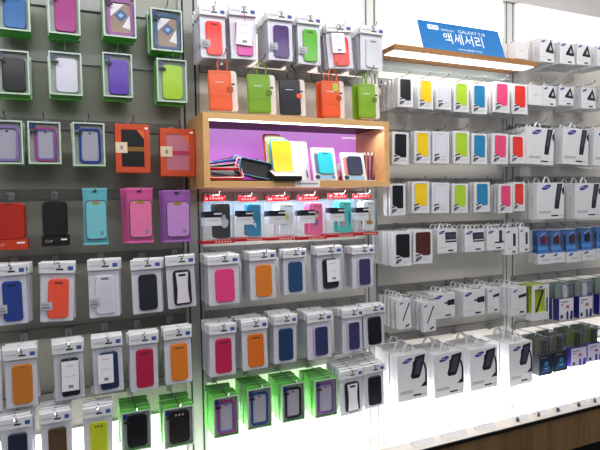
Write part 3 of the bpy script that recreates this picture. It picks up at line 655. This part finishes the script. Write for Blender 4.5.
# ==== far right bay ===============================================
def Fr(n): return ['top row', 'second row', 'third row', 'fourth row', 'fifth row', 'sixth row', 'bottom row'][n-1] + ', far right'
DN = ['first', 'second', 'third', 'fourth', 'fifth']
for i, b in enumerate([(540, 38.5, 554, 62), (560, 42.5, 574.5, 64), (577, 44, 590.5, 65), (597, 46, 610, 66.5)]):
    stock(lambda w, h: handle_box(w, h, 'arch', .055, 1, 'car_holder_box', hs=.7), b, -.22, '%s handled box from left with arched holder picture' % DN[i], Fr(1), 'holder box', 'arched holder boxes', 2, .06, lean=-1, hz=.02, bay='D1', short=DN[i]+' holder box')
stock(lambda w, h: handle_box(w, h, 'none', .05, 1, 'white_carton', True, hs=.7), (515.5, 42, 528, 59), -.20, 'plain white handled box left of the holder boxes', Fr(1), 'box', 'plain white boxes', 1, .055, hz=.0185, bay='D1', short='plain box')
for i, b in enumerate([(543, 86, 556, 106), (559, 86.5, 573.5, 105.5), (581.5, 88, 595.5, 108.5), (602, 88, 615, 108)]):
    stock(lambda w, h: handle_box(w, h, 'arch', .055, 1, 'car_holder_box', hs=.7), b, -.20, '%s handled box from left with arched holder picture' % DN[i], Fr(2), 'holder box', 'arched holder boxes', 2, .058, lean=-1, hz=.02, bay='D2', short=DN[i]+' holder box')
stock(lambda w, h: handle_box(w, h, 'none', .05, 1, 'white_carton', True, hs=.7), (528.5, 85, 542.5, 105), -.20, 'plain white handled box beside the red cover box', Fr(2), 'box', 'plain white boxes', 1, .055, hz=.0185, bay='D2', short='plain box')
for i, b in enumerate([(526.5, 127.5, 553.5, 164.5), (562, 128, 588, 164.5), (593, 129, 620, 166)]):
    stock(lambda w, h: handle_box(w, h, 'long', .05, 1, 'car_mount_box', hs=1.1), b, -.22, '%s wide white box from left with phone holder picture' % DN[i], Fr(3), 'phone holder box', 'wide phone holder boxes', 2, .06, lean=2, hz=.025, bay='D3', short=DN[i]+' wide box')
for i, b in enumerate([(537, 182.5, 564, 219), (575, 183, 600.5, 218)]):
    stock(lambda w, h: handle_box(w, h, 'long', .06, 1, 'car_mount_box', hs=1.1), b, -.22, '%s wide white box with a long phone holder picture' % ('left' if i == 0 else 'right'), Fr(4), 'phone holder box', 'wide phone holder boxes', 2, .066, hz=.025, bay='D4', short=('left' if i == 0 else 'right')+' wide box')
for i, b in enumerate([(538, 230, 552.5, 264), (551.5, 230, 565, 262.5), (566.5, 229, 581, 262), (582, 227.5, 596, 260), (597, 226, 612, 258)]):
    stock(lambda w, h, c=[(120, 30, 40), (90, 30, 36), (70, 40, 40), (20, 20, 24), (20, 20, 24)][i]: blue_blister(w, h, c), b, -.19, '%s blue headset blister from left' % DN[i], Fr(5), 'blister pack', 'blue headset blister packs', 1, .036, hz=.010, bay='D5', short=DN[i]+' blue blister')
stock(lambda w, h: lime_box(w, h), (532, 285, 549, 320), -.21, 'white framed lime box holding a dark stylus', Fr(6), 'stylus gift box', 'lime boxes', 1, .056, bay='D6', short='lime box')
PU = (36, 38, 120)
for i, b in enumerate([(559.5, 283, 573.5, 320), (579.5, 281, 592.5, 317.5), (600, 279, 613, 314)]):
    stock(lambda w, h: duo_box(w, h, PU, (226, 224, 232), (190, 110, 110)), b, -.20, '%s purple sided clear topped pack from left' % DN[i], Fr(6), 'charger pack', 'purple charger packs', 1, .045, hz=.010, bay='D6', short=DN[i]+' purple pack')
for i, b in enumerate([(539.5, 338.5, 552.5, 375), (554.5, 335, 567.5, 371)]):
    stock(lambda w, h: duo_box(w, h, (60, 64, 70), (22, 40, 66), (24, 86, 140), .46, True, dev=(60, 62, 66), tint=(120, 120, 100)), b, -.24, '%s clear topped pack with a dark blue front' % ('left' if i == 0 else 'right'), Fr(7), 'charger pack', 'dark blue charger packs', 2, .045, hz=.010, bay='D7', short=('left' if i == 0 else 'right')+' dark blue pack')
for i, b in enumerate([(571.5, 331, 586.5, 366), (588, 327.5, 602.5, 361)]):
    stock(lambda w, h: duo_box(w, h, (70, 56, 160), (214, 208, 228), (190, 90, 110), .48, dev=(24, 30, 24), tint=(110, 130, 60)), b, -.24, '%s lilac fronted pack with a green lined clear top' % ('left' if i == 0 else 'right'), Fr(7), 'charger pack', 'lilac charger packs', 2, .045, hz=.010, bay='D7', short=('left' if i == 0 else 'right')+' lilac pack')

# ------------------------------------------------------------------ setting
PANEL = noisy('wall_panel_grey', (222, 218, 210), (230, 226, 218), 3, .24, .8)
PANEL_SHADE = noisy('wall_panel_shaded', (138, 137, 128), (150, 148, 139), 3, .30, .6)  # weaker light of the left bay put into a darker panel colour
XP = [-.41, .49, 1.385, 2.295, 3.195]                 # post positions

struct(MB().box(-1.3, XP[1], 0, .04, .0, 3.0, PANEL_SHADE).box(XP[1], 3.9, 0, .04, .0, 3.0, PANEL).build('wall_back'))
POST = mat('post_grey', (206, 206, 204), .35, .1)
POSTD = mat('post_dark_grey', (158, 158, 155), .4, .1)
SLITL = mat('slot_grey', (110, 110, 112), .7)
BARL = mat('rail_light', (150, 148, 144), .4, .3)
BAR_SHADE = mat('rail_shaded', (104, 102, 98), .4, .3)  # shading of the lower left bay rails put into the colour
SLIT = mat('slot_dark', (30, 30, 34), .7)
for i, x in enumerate(XP):
    b = MB().box(x-.042, x+.042, -.010, 0, .05, 2.9, POST if i > 1 else POSTD)
    for dx in (-.024, .024): b.box(x+dx-.0035, x+dx+.0035, -.0112, -.0099, .05, 2.9, SLIT if i < 2 else SLITL)
    struct(b.build('trim_%d' % (i+1)))
BAYX = {'A': (XP[0]-.5, XP[1]-.045), 'B': (XP[1]+.045, XP[2]-.045), 'C': (XP[2]+.045, XP[3]-.045), 'D': (XP[3]+.045, XP[4]+.4)}
n = 10
for k, lst in BARS.items():
    zz = sum(z for _, z in lst)/len(lst); x0, x1 = BAYX[k[0]]
    struct(MB().box(x0, x1, -.012, -.0005, zz-.02, zz+.02, STEEL if zz > 2.0 else BAR_SHADE if k[0] == 'A' else BARL).build('trim_%d' % n)); n += 1
floor = struct(MB().box(-3, 6, -4.5, .5, -.05, 0, noisy('floor_dark', (52, 50, 50), (62, 60, 58), 6, .4)).build('floor'))
struct(MB().box(-3, 6, -4.5, .5, 3.0, 3.05, mat('ceiling_white', (215, 213, 210), .8)).build('ceiling'))
# backlit header above the middle and right bays
GLOW = mat('lightbox_white', (255, 255, 255), .6, emit=1.6, ecol=(255, 252, 248))
LOWGLOW = mat('lower_wall_glow', (255, 255, 255), .6, emit=1.5, ecol=(255, 253, 252))  # overexposed lower wall: uplight from the trough put in as emission
CREAM = mat('cream_panel', (244, 236, 226), .6, emit=.55, ecol=(255, 240, 226))
LOWGLOW = mat('lower_wall_glow', (255, 255, 255), .6, emit=1.5, ecol=(255, 253, 252))
COOL = mat('cool_wall_glow', (196, 214, 226), .6, emit=.38, ecol=(196, 224, 255))  # lit strip of wall below the oak box, put in as emission
b = MB().box(.54, 1.335, -.006, -.0005, 2.47, 2.69, GLOW).box(1.435, 2.245, -.006, -.0005, 2.49, 2.69, GLOW).box(2.345, 3.9, -.006, -.0005, 2.40, 2.69, GLOW)
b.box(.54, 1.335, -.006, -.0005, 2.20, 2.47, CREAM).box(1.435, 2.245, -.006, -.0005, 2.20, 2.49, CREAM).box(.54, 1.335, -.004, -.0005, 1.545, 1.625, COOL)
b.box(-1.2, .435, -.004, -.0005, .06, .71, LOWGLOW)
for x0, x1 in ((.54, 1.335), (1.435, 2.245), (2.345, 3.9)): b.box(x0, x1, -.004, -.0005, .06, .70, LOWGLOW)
struct(b.build('wall_lightbox_and_glow'))
struct(MB().box(.49, 3.9, -.03, -.0005, 2.69, 3.0, mat('soffit_white', (206, 202, 202), .6)).build('trim_soffit'))
# lower fascia: wooden front with black top, light trough behind it
FW = wood('fascia_wood', (116, 92, 62), (152, 122, 84), (5, 5, .6), rough=.4)
b = MB(); xs = [-1.2+.30*i for i in range(18)]
for a, c in zip(xs, xs[1:]): b.box(a+.001, c-.001, -.44, -.42, .335, .512, FW)
b.box(-1.2, 3.9, -.4195, -.40, .335, .512, BLACK); struct(b.build('wall_fascia'))
struct(MB().box(-1.2, 3.9, -.446, -.36, .512, .527, mat('black_ledge', (22, 20, 20), .35)).box(-1.2, 3.9, -.440, -.36, .5271, .5276, mat('ledge_white', (236, 230, 224), .4)).build('trim_ledge'))
struct(MB().box(-1.2, 3.9, -.40, -.34, .0, .33, mat('black_plinth', (18, 18, 20), .5)).build('trim_plinth'))
struct(MB().box(-1.2, 3.9, -.366, -.362, .528, .592, clear('ledge_glass', (236, 230, 224), .08, .1, .2)).build('window_1'))
# lamp diffuser lying in the trough behind the fascia
TROUGH = mat('trough_light', (255, 255, 255), .5, emit=2.0)
struct(MB().box(-1.0, 3.8, -.33, -.05, .02, .05, TROUGH).build('trim_trough'))

# price tickets standing on the ledge
for i, (x, y, w_, dark) in enumerate([(424, 443.5, 22, 0), (455, 436.5, 24, 0), (486, 429, 18, 0), (521, 418.5, 12, 1), (541, 414, 10, 1), (562, 409.5, 14, 1), (582, 405, 12, 1), (597, 401.5, 10, 1)]):
    p = hit(x, y, -.40); W = hit(x+w_/2, y, -.40).x-hit(x-w_/2, y, -.40).x
    r = empty('price_ticket', (p.x, -.40, .5278))
    q = MB(); q.add([(-W/2, -.01, 0), (W/2, -.01, 0), (W/2, .012, .018), (-W/2, .012, .018), (-W/2, .02, 0), (W/2, .02, 0)], [(0, 1, 2, 3), (3, 2, 5, 4), (0, 3, 4), (1, 5, 2), (0, 4, 5, 1)], PAPER); q.build('card', r)
    if dark: MB().prism([(-W/2-.001, .0), (-W/2+W*.22, 0), (-W/2+W*.12, .02), (-W/2-.001, .022)], -.014, -.0101, colour((90, 90, 96))).build('clip', r)
    tag(r, '%s low white price ticket from the left on the black ledge' % (ORD+['seventh', 'eighth'])[i], 'price ticket', 'price tickets on the ledge')

# ------------------------------------------------------------------ wooden display box in the middle bay
OAK = wood('oak', (212, 168, 112), (228, 188, 134), (.8, 6, 6), rough=.4)
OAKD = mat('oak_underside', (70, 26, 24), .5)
YB = -.28
p0, p1, p2, p3 = hit(202.5, 112.5, YB), hit(389, 121, YB), hit(203, 186.7, YB), hit(388.5, 186.7, YB)
bx0, bx1 = p0.x, p1.x; bz1, bz0 = (p0.z+p1.z)/2, (p2.z+p3.z)/2; th = .024
wb = empty('wooden_display_box', ((bx0+bx1)/2, 0, bz0)); hw = (bx1-bx0)/2; hh = bz1-bz0
tag(wb, 'oak display box with a lit purple back in the middle bay', 'display box')
MB().box(-hw, hw, YB, -.015, 0, th, OAK).build('bottom_board', wb)
MB().box(-hw, hw, YB, -.015, hh-th, hh, OAK).build('top_board', wb)
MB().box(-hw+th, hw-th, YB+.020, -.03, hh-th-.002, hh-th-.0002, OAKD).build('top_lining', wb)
for s in (-1, 1): MB().box(min(s*hw, s*(hw-th)), max(s*hw, s*(hw-th)), YB, -.015, th, hh-th, OAK).build('side_board', wb)
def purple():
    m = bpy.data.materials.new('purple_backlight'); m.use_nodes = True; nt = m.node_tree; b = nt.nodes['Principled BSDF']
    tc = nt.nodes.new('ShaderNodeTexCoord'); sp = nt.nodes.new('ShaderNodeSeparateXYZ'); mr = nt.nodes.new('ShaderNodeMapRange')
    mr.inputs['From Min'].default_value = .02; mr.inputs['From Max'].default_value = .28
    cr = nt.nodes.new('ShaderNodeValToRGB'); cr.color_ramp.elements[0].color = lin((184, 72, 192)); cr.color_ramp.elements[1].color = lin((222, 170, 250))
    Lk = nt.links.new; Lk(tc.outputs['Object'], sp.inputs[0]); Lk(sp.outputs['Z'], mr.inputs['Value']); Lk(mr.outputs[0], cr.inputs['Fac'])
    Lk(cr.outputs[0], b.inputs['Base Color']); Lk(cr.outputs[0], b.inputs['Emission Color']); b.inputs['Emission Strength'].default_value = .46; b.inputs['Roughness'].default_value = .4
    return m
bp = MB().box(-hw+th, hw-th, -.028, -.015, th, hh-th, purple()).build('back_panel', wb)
px_ = hit(353, 138, -.03)
MB().box(px_.x-.06-wb.location.x, px_.x+.05-wb.location.x, -.0286, -.0281, px_.z-bz0-.004, px_.z-bz0+.003, mat('white_lettering', (255, 245, 255), .5, emit=.5)).build('printed_line', bp)
MB().box(-hw+th+.004, hw-th-.004, YB+.006, YB+.018, hh-th-.006, hh-th-.0003, mat('led_strip', (255, 255, 255), .5, emit=3)).build('light_strip', wb)
X, z, w, h = rect((295, 180.5, 320, 187), YB-.003)
o = MB().box(-w/2, w/2, 0, .002, 0, h, PAPER)
for k in range(9): o.box(-w*.42+k*w*.095, -w*.42+k*w*.095+w*.06, -.0005, -.0001, h*.4, h*.62, colour((120, 70, 90)))
o = o.build('shelf_label'); o.location = (X, YB-.003, z); tag(o, 'small white label strip on the front edge of the oak box', 'label')
fz = bz0+th                                            # box floor
# pile of loose bumper cases
def loose_bumper(loc, rot, c1, c2, lab):
    t, l, y = [ri(v) for v in rot]                     # tilt in its own plane, lean (-90 lies flat), turn
    M = Matrix.Rotation(y, 4, 'Z') @ Matrix.Rotation(l, 4, 'X') @ Matrix.Rotation(ri(90)+t, 4, 'Y')
    r = empty('bumper_case', (loc[0], loc[1], fz+loc[2])); r.rotation_euler = M.to_euler()
    MB().ring(0, 0, .072, .138, .014, .007, -.005, .005, colour(c1, .25, .5)).build('bumper_frame', r)
    if sum(c1) < 140: MB().rr(0, 0, .061, .127, .010, .0025, .0045, colour((20, 16, 26), .3, .4)).build('back_plate', r)
    if c2: MB().ring(0, 0, .0715, .1375, .014, .0015, -.0068, -.0051, colour(c2, .25, .5)).build('trim_line', r)
    tag(r, lab+', in the pile inside the oak box', 'bumper case', 'loose bumper cases in the oak box')
LX = bx0+th
for (x, Y, z, rot, c1, c2, lab) in [
    (.080, -.150, .0065, (0, -90, -8), (40, 30, 60), None, 'dark violet bumper lying flat behind'),
    (.205, -.085, .0065, (0, -90, 6), (20, 18, 24), None, 'black bumper lying flat at the back'),
    (.071, -.240, .0300, (0, -52, -4), (196, 34, 60), (240, 220, 225), 'red bumper with a white line'),
    (.079, -.200, .0420, (-8, -35, 2), (30, 24, 40), (214, 60, 120), 'black bumper with a pink line'),
    (.092, -.158, .0580, (-10, -30, 0), (36, 96, 200), (150, 200, 245), 'bright blue bumper on top'),
    (.090, -.112, .0610, (-14, -15, 0), (150, 44, 120), None, 'magenta bumper behind the blue one'),
    (.200, -.230, .0510, (12, -15, 0), (22, 30, 52), (100, 200, 240), 'black bumper with a light blue line standing tilted'),
    (.195, -.188, .0540, (18, -28, 0), (206, 50, 100), (240, 200, 210), 'pink bumper behind the light blue lined one'),
    (.194, -.142, .0620, (22, -20, 0), (30, 120, 190), None, 'teal blue bumper standing third in line'),
    (.194, -.102, .0640, (18, -20, 0), (70, 26, 104), None, 'purple bumper sloping down to the right')]:
    loose_bumper((LX+x, Y, z), rot, c1, c2, lab)
# stepped stand with flip covers
a = hit(275, 178, -.30); c = hit(302, 178, -.30); W = c.x-a.x
st = empty('display_stand', ((a.x+c.x)/2, -.30, fz)); tag(st, 'black and white sloping stand that holds the flip covers', 'stand')
D = .22; R_ = .085; z0 = .018
Q = [(0, .001), (0, z0), (D, z0+R_), (D, .001)]
MB().add([(-W/2, y, z) for y, z in Q]+[(W/2, y, z) for y, z in Q], [(0, 1, 2, 3), (7, 6, 5, 4), (0, 4, 5, 1), (1, 5, 6, 2), (2, 6, 7, 3), (3, 7, 4, 0)], mat('matt_black', (10, 10, 12), .8)).build('stand_body', st)
b = MB(); b.add([(-W/2+.002, .002, z0+.0012), (W/2-.002, .002, z0+.0012), (W/2-.002, D-.002, z0+R_+.0004), (-W/2+.002, D-.002, z0+R_+.0004)], [(0, 1, 2, 3)], WHITE)
b.build('white_top', st)
for k in range(5): MB().box(-W*.42, W*.42, .03+k*.026, .036+k*.026, z0+R_*(.03+k*.026)/D, z0+R_*(.036+k*.026)/D+.006, WHITE).build('slot_rib', st)
for k, (nm, cc) in enumerate([('yellow', (248, 212, 24)), ('sky blue', (84, 150, 196)), ('lime', (196, 206, 70)), ('white', (240, 230, 232)), ('orange', (240, 120, 90))]):
    yy = .040+k*.026; r = empty('flip_cover', (st.location.x-.004+.0*k, -.30+yy, fz+z0+R_*yy/D+.005)); r.rotation_euler = (ri(-12), 0, 0)
    o = MB().rr(0, .066, W*.72, .132, .012, 0, .004, colour(cc), .001).build('cover_face', r)
    MB().rr(0, .122, .020, .003, .0012, -.0006, -.0001, colour(tuple(int(v*.8) for v in cc))).build('speaker_slot', r)
    tag(r, '%s flip cover standing on the sloping stand, %s from the front' % (nm, DN[k]), 'flip cover', 'flip covers on the stand')
def lean_pack(b, Y, name, lab, cat, num=None, case=None, extra=None, tilt=14, border=WHITE):
    X, z, w, h = rect(b, Y); r = empty(name, (X, Y, fz+.003)); h = h/math.cos(ri(tilt)); r.rotation_euler = (ri(-tilt), 0, 0)
    MB().rr(0, h/2, w, h, .006, 0, .010, border, .001, 3).build('card', r)
    if extra: MB().rr(-w*.05, h*.52, w*.72, h*.62, .008, -.0016, -.0001, colour(extra)).build('picture', r)
    if case:
        o = MB().rr(w*.03, h*.52, w*.62, h*.66, .012, -.010, -.0017, colour(case, .3, .4), .002).build('phone_case', r)
        MB().rr(w*.03, h*.80, w*.2, h*.02, .001, -.0108, -.0101, DARK).build('speaker_slot', o)
        MB().box(-w*.44, w*.40, -.0030, -.0017, h*.04, h*.14, colour((150, 190, 225))).ell(-w*.36, h*.10, w*.1, w*.08, -.0036, -.0030, colour((24, 40, 70))).build('print_strip', r)
    if num: MB().text(num, w*.30, h*.16, h*.27, -.0042, colour((16, 70, 150))).build('number', r)
    tag(r, lab, cat); return r
lean_pack((292, 141, 311, 182), -.20, 'white_card', 'white card numbered 1 leaning beside the flip cover stand', 'card', '1')
lean_pack((314.5, 147.5, 338, 181), -.25, 'phone_case_pack', 'white pack numbered 2 with a turquoise phone case in the oak box', 'pack', '2', (40, 200, 216), (110, 120, 150))
lean_pack((343.5, 152.5, 367, 181), -.25, 'phone_case_pack', 'white pack with a dark navy phone case in the oak box', 'pack', None, (44, 52, 82), (236, 150, 150))
X, z, w, h = rect((337.5, 162, 344, 180), -.22)
r = empty('small_carton', (X, -.22, fz+.001)); r.rotation_euler = (0, 0, ri(15)); tag(r, 'small pink and white carton between the turquoise and navy packs', 'carton')
MB().box(-w/2, w/2, 0, .03, 0, h*.6, colour((226, 150, 176))).box(-w/2, -w*.05, .002, .03, h*.6, h, WHITE).build('carton_body', r)
MB().box(-w*.4, w*.4, -.0006, -.0001, h*.1, h*.25, colour((170, 40, 90))).build('printed_band', r)
pn = hit(371.5, 176, -.19); r = empty('pen_holder', (pn.x-.01, -.19, fz+.001)); tag(r, 'small clear pen holder at the right end of the oak box', 'pen holder')
MB().box(-.03, .03, -.014, .014, 0, .006, WHITE).build('base', r); MB().box(-.03, .03, -.014, -.0125, .006, .05, CLEAR).box(-.03, .03, .0125, .014, .006, .05, CLEAR).build('clear_wall', r)
for k, (dx, tl, cc) in enumerate([(-.022, -2, (60, 40, 70)), (-.007, 0, (110, 60, 130)), (.008, 3, (120, 40, 80)), (.020, 16, (70, 50, 110))]):
    s = empty('touch_pen', (pn.x-.01+dx, -.19, fz+.0075)); s.rotation_euler = (0, ri(tl), 0)
    MB().tube([(0, 0, 0), (0, 0, .112)], .0035, colour(cc), 8).build('pen_barrel', s)
    MB().tube([(0, 0, .1121), (0, 0, .115), (0, 0, .122), (0, 0, .125)], .0052, WHITE, 8).build('white_tip', s)
    tag(s, '%s touch pen from the left in the clear holder, %s' % (DN[k], 'leaning right' if k == 3 else 'upright'), 'pen', 'touch pens in the holder')

# ------------------------------------------------------------------ sign shelf in the right bay
YS = -.27
q0, q1 = hit(395, 46, YS), hit(538.5, 64, YS); sx0, sx1 = q0.x, q1.x; sz = (q0.z+q1.z)/2+.010
ss = empty('sign_shelf', ((sx0+sx1)/2, 0, sz)); hw = (sx1-sx0)/2; tag(ss, 'oak shelf with a glowing underside above the flip cover boxes', 'shelf')
MB().box(-hw, hw, YS, -.012, -.020, 0, wood('oak_dark', (150, 106, 60), (176, 128, 78), (.8, 6, 6))).build('shelf_board', ss)
MB().box(-hw+.01, hw-.012, YS+.02, YS+.10, -.024, -.0202, mat('shelf_glow', (255, 252, 244), .5, emit=1.8, ecol=(255, 250, 240))).build('light_panel', ss)
MB().box(-hw+.01, hw-.01, -.09, -.0125, -.054, -.0205, mat('shelf_frosted', (205, 220, 222), .4)).build('rear_diffuser', ss)
s0, s1 = hit(426, 48.5, YS+.02), hit(507, 57, YS+.02); W = s1.x-s0.x; H = .158
sg = empty('shelf_sign', ((s0.x+s1.x)/2-.014, YS+.015, sz+.0005)); sg.rotation_euler = (ri(-19), 0, 0)
tag(sg, 'blue sign with white Korean lettering leaning back on the oak shelf', 'sign')
BLU = mat('sign_blue', (8, 118, 186), .45)
board = MB().box(-W/2, W/2, 0, .004, 0, H, BLU).build('sign_board', sg)
LW = mat('sign_white', (250, 252, 255), .5)
y0 = -.0008; y1 = -.0001
MB().rr(-W*.335, H*.80, W*.13, H*.16, H*.04, y0, y1, LW).text('NEW', -W*.335, H*.80, H*.16, y0-.0004, mat('badge_grey', (60, 110, 160), .5)).build('badge', sg)
MB().text('SAMSUNG', -W*.165, H*.745, H*.10, y0, LW, 1.1).text('GALAXY S III', W*.135, H*.765, H*.17, y0, LW, 1.12).build('product_line', sg)
b = MB(); u = H*.36; tk = u*.10; zc = H*.30
def ST(ox, pts): b.stroke([(ox+x*u, zc+z*u) for x, z in pts], tk, y0, y1, LW)
def OO(ox, cx, cz, r): b.ring(ox+cx*u, zc+cz*u, 2*r*u, 2*r*u, r*u, tk, y0, y1, LW)
o1 = -W*.235
OO(o1, .22, .72, .21); ST(o1, [(.58, .98), (.58, .40)]); ST(o1, [(.84, 1.0), (.84, .40)]); ST(o1, [(.58, .70), (.84, .70)]); ST(o1, [(.20, .30), (.84, .30), (.84, 0)])
o2 = o1+u*1.12
ST(o2, [(.26, .92), (.24, .62), (.04, .26)]); ST(o2, [(.25, .64), (.44, .30)]); ST(o2, [(.44, .60), (.62, .60)]); ST(o2, [(.62, .96), (.62, .06)]); ST(o2, [(.86, 1.0), (.86, 0)])
o3 = o2+u*1.12
ST(o3, [(.30, .92), (.27, .62), (.04, .24)]); ST(o3, [(.28, .64), (.54, .26)]); ST(o3, [(.56, .60), (.84, .60)]); ST(o3, [(.84, 1.0), (.84, 0)])
o4 = o3+u*1.12
ST(o4, [(.06, .90), (.50, .90), (.50, .58), (.08, .58), (.08, .18), (.56, .22)]); ST(o4, [(.82, 1.0), (.82, 0)])
b.build('korean_lettering', sg)
MB().text('samsungflight shop', W*.06, H*.13, H*.095, y0, LW, 1.3).build('bottom_line', sg)

# ------------------------------------------------------------------ light
def area(name, loc, rot, sx, sy, power, col=(1, 1, 1)):
    l = bpy.data.lights.new(name, 'AREA'); l.shape = 'RECTANGLE'; l.size = sx; l.size_y = sy; l.energy = power; l.color = col
    o = bpy.data.objects.new(name, l); COL.objects.link(o); o.location = loc; o.rotation_euler = [ri(a) for a in rot]; return o
area('ceiling_fill', (2.2, -1.0, 2.98), (24, 0, 0), 2.4, .3, 17, (1, .98, .96))
area('ceiling_fill', (-.2, -1.0, 2.98), (24, 0, 0), 2.2, .3, 20, (.97, .98, 1))
area('ceiling_fill', (.9, -2.5, 2.98), (42, 0, 0), 4.6, .9, 42, (1, .99, .97))  # added fill lamp, unseen, high up behind the camera
area('trough_lamp', (1.4, -.13, .22), (170, 0, 0), 4.8, .10, 42, (1, .98, .98))
area('shelf_lamp', ((bx0+bx1)/2, -.17, bz0-.02), (-12, 0, 0), .75, .1, 3.2, (.9, .96, 1))
area('box_lamp', ((bx0+bx1)/2, YB+.05, bz1-th-.02), (-10, 0, 0), .75, .03, .8, (1, .97, 1))
area('sign_lamp', ((sx0+sx1)/2, YS+.08, sz-.04), (-8, 0, 0), .74, .1, 1.6, (1, .99, .96))
w_ = bpy.data.worlds.new('world'); sc.world = w_; w_.use_nodes = True
w_.node_tree.nodes['Background'].inputs[0].default_value = (.9, .93, 1, 1); w_.node_tree.nodes['Background'].inputs[1].default_value = .26
sc.view_settings.view_transform = 'Standard'; sc.view_settings.look = 'None'; sc.view_settings.exposure = .42; sc.view_settings.gamma = .88
try:
    sc.cycles.use_denoising = True; sc.cycles.max_bounces = 8; sc.cycles.transparent_max_bounces = 16; sc.cycles.sample_clamp_indirect = 4
except Exception: pass
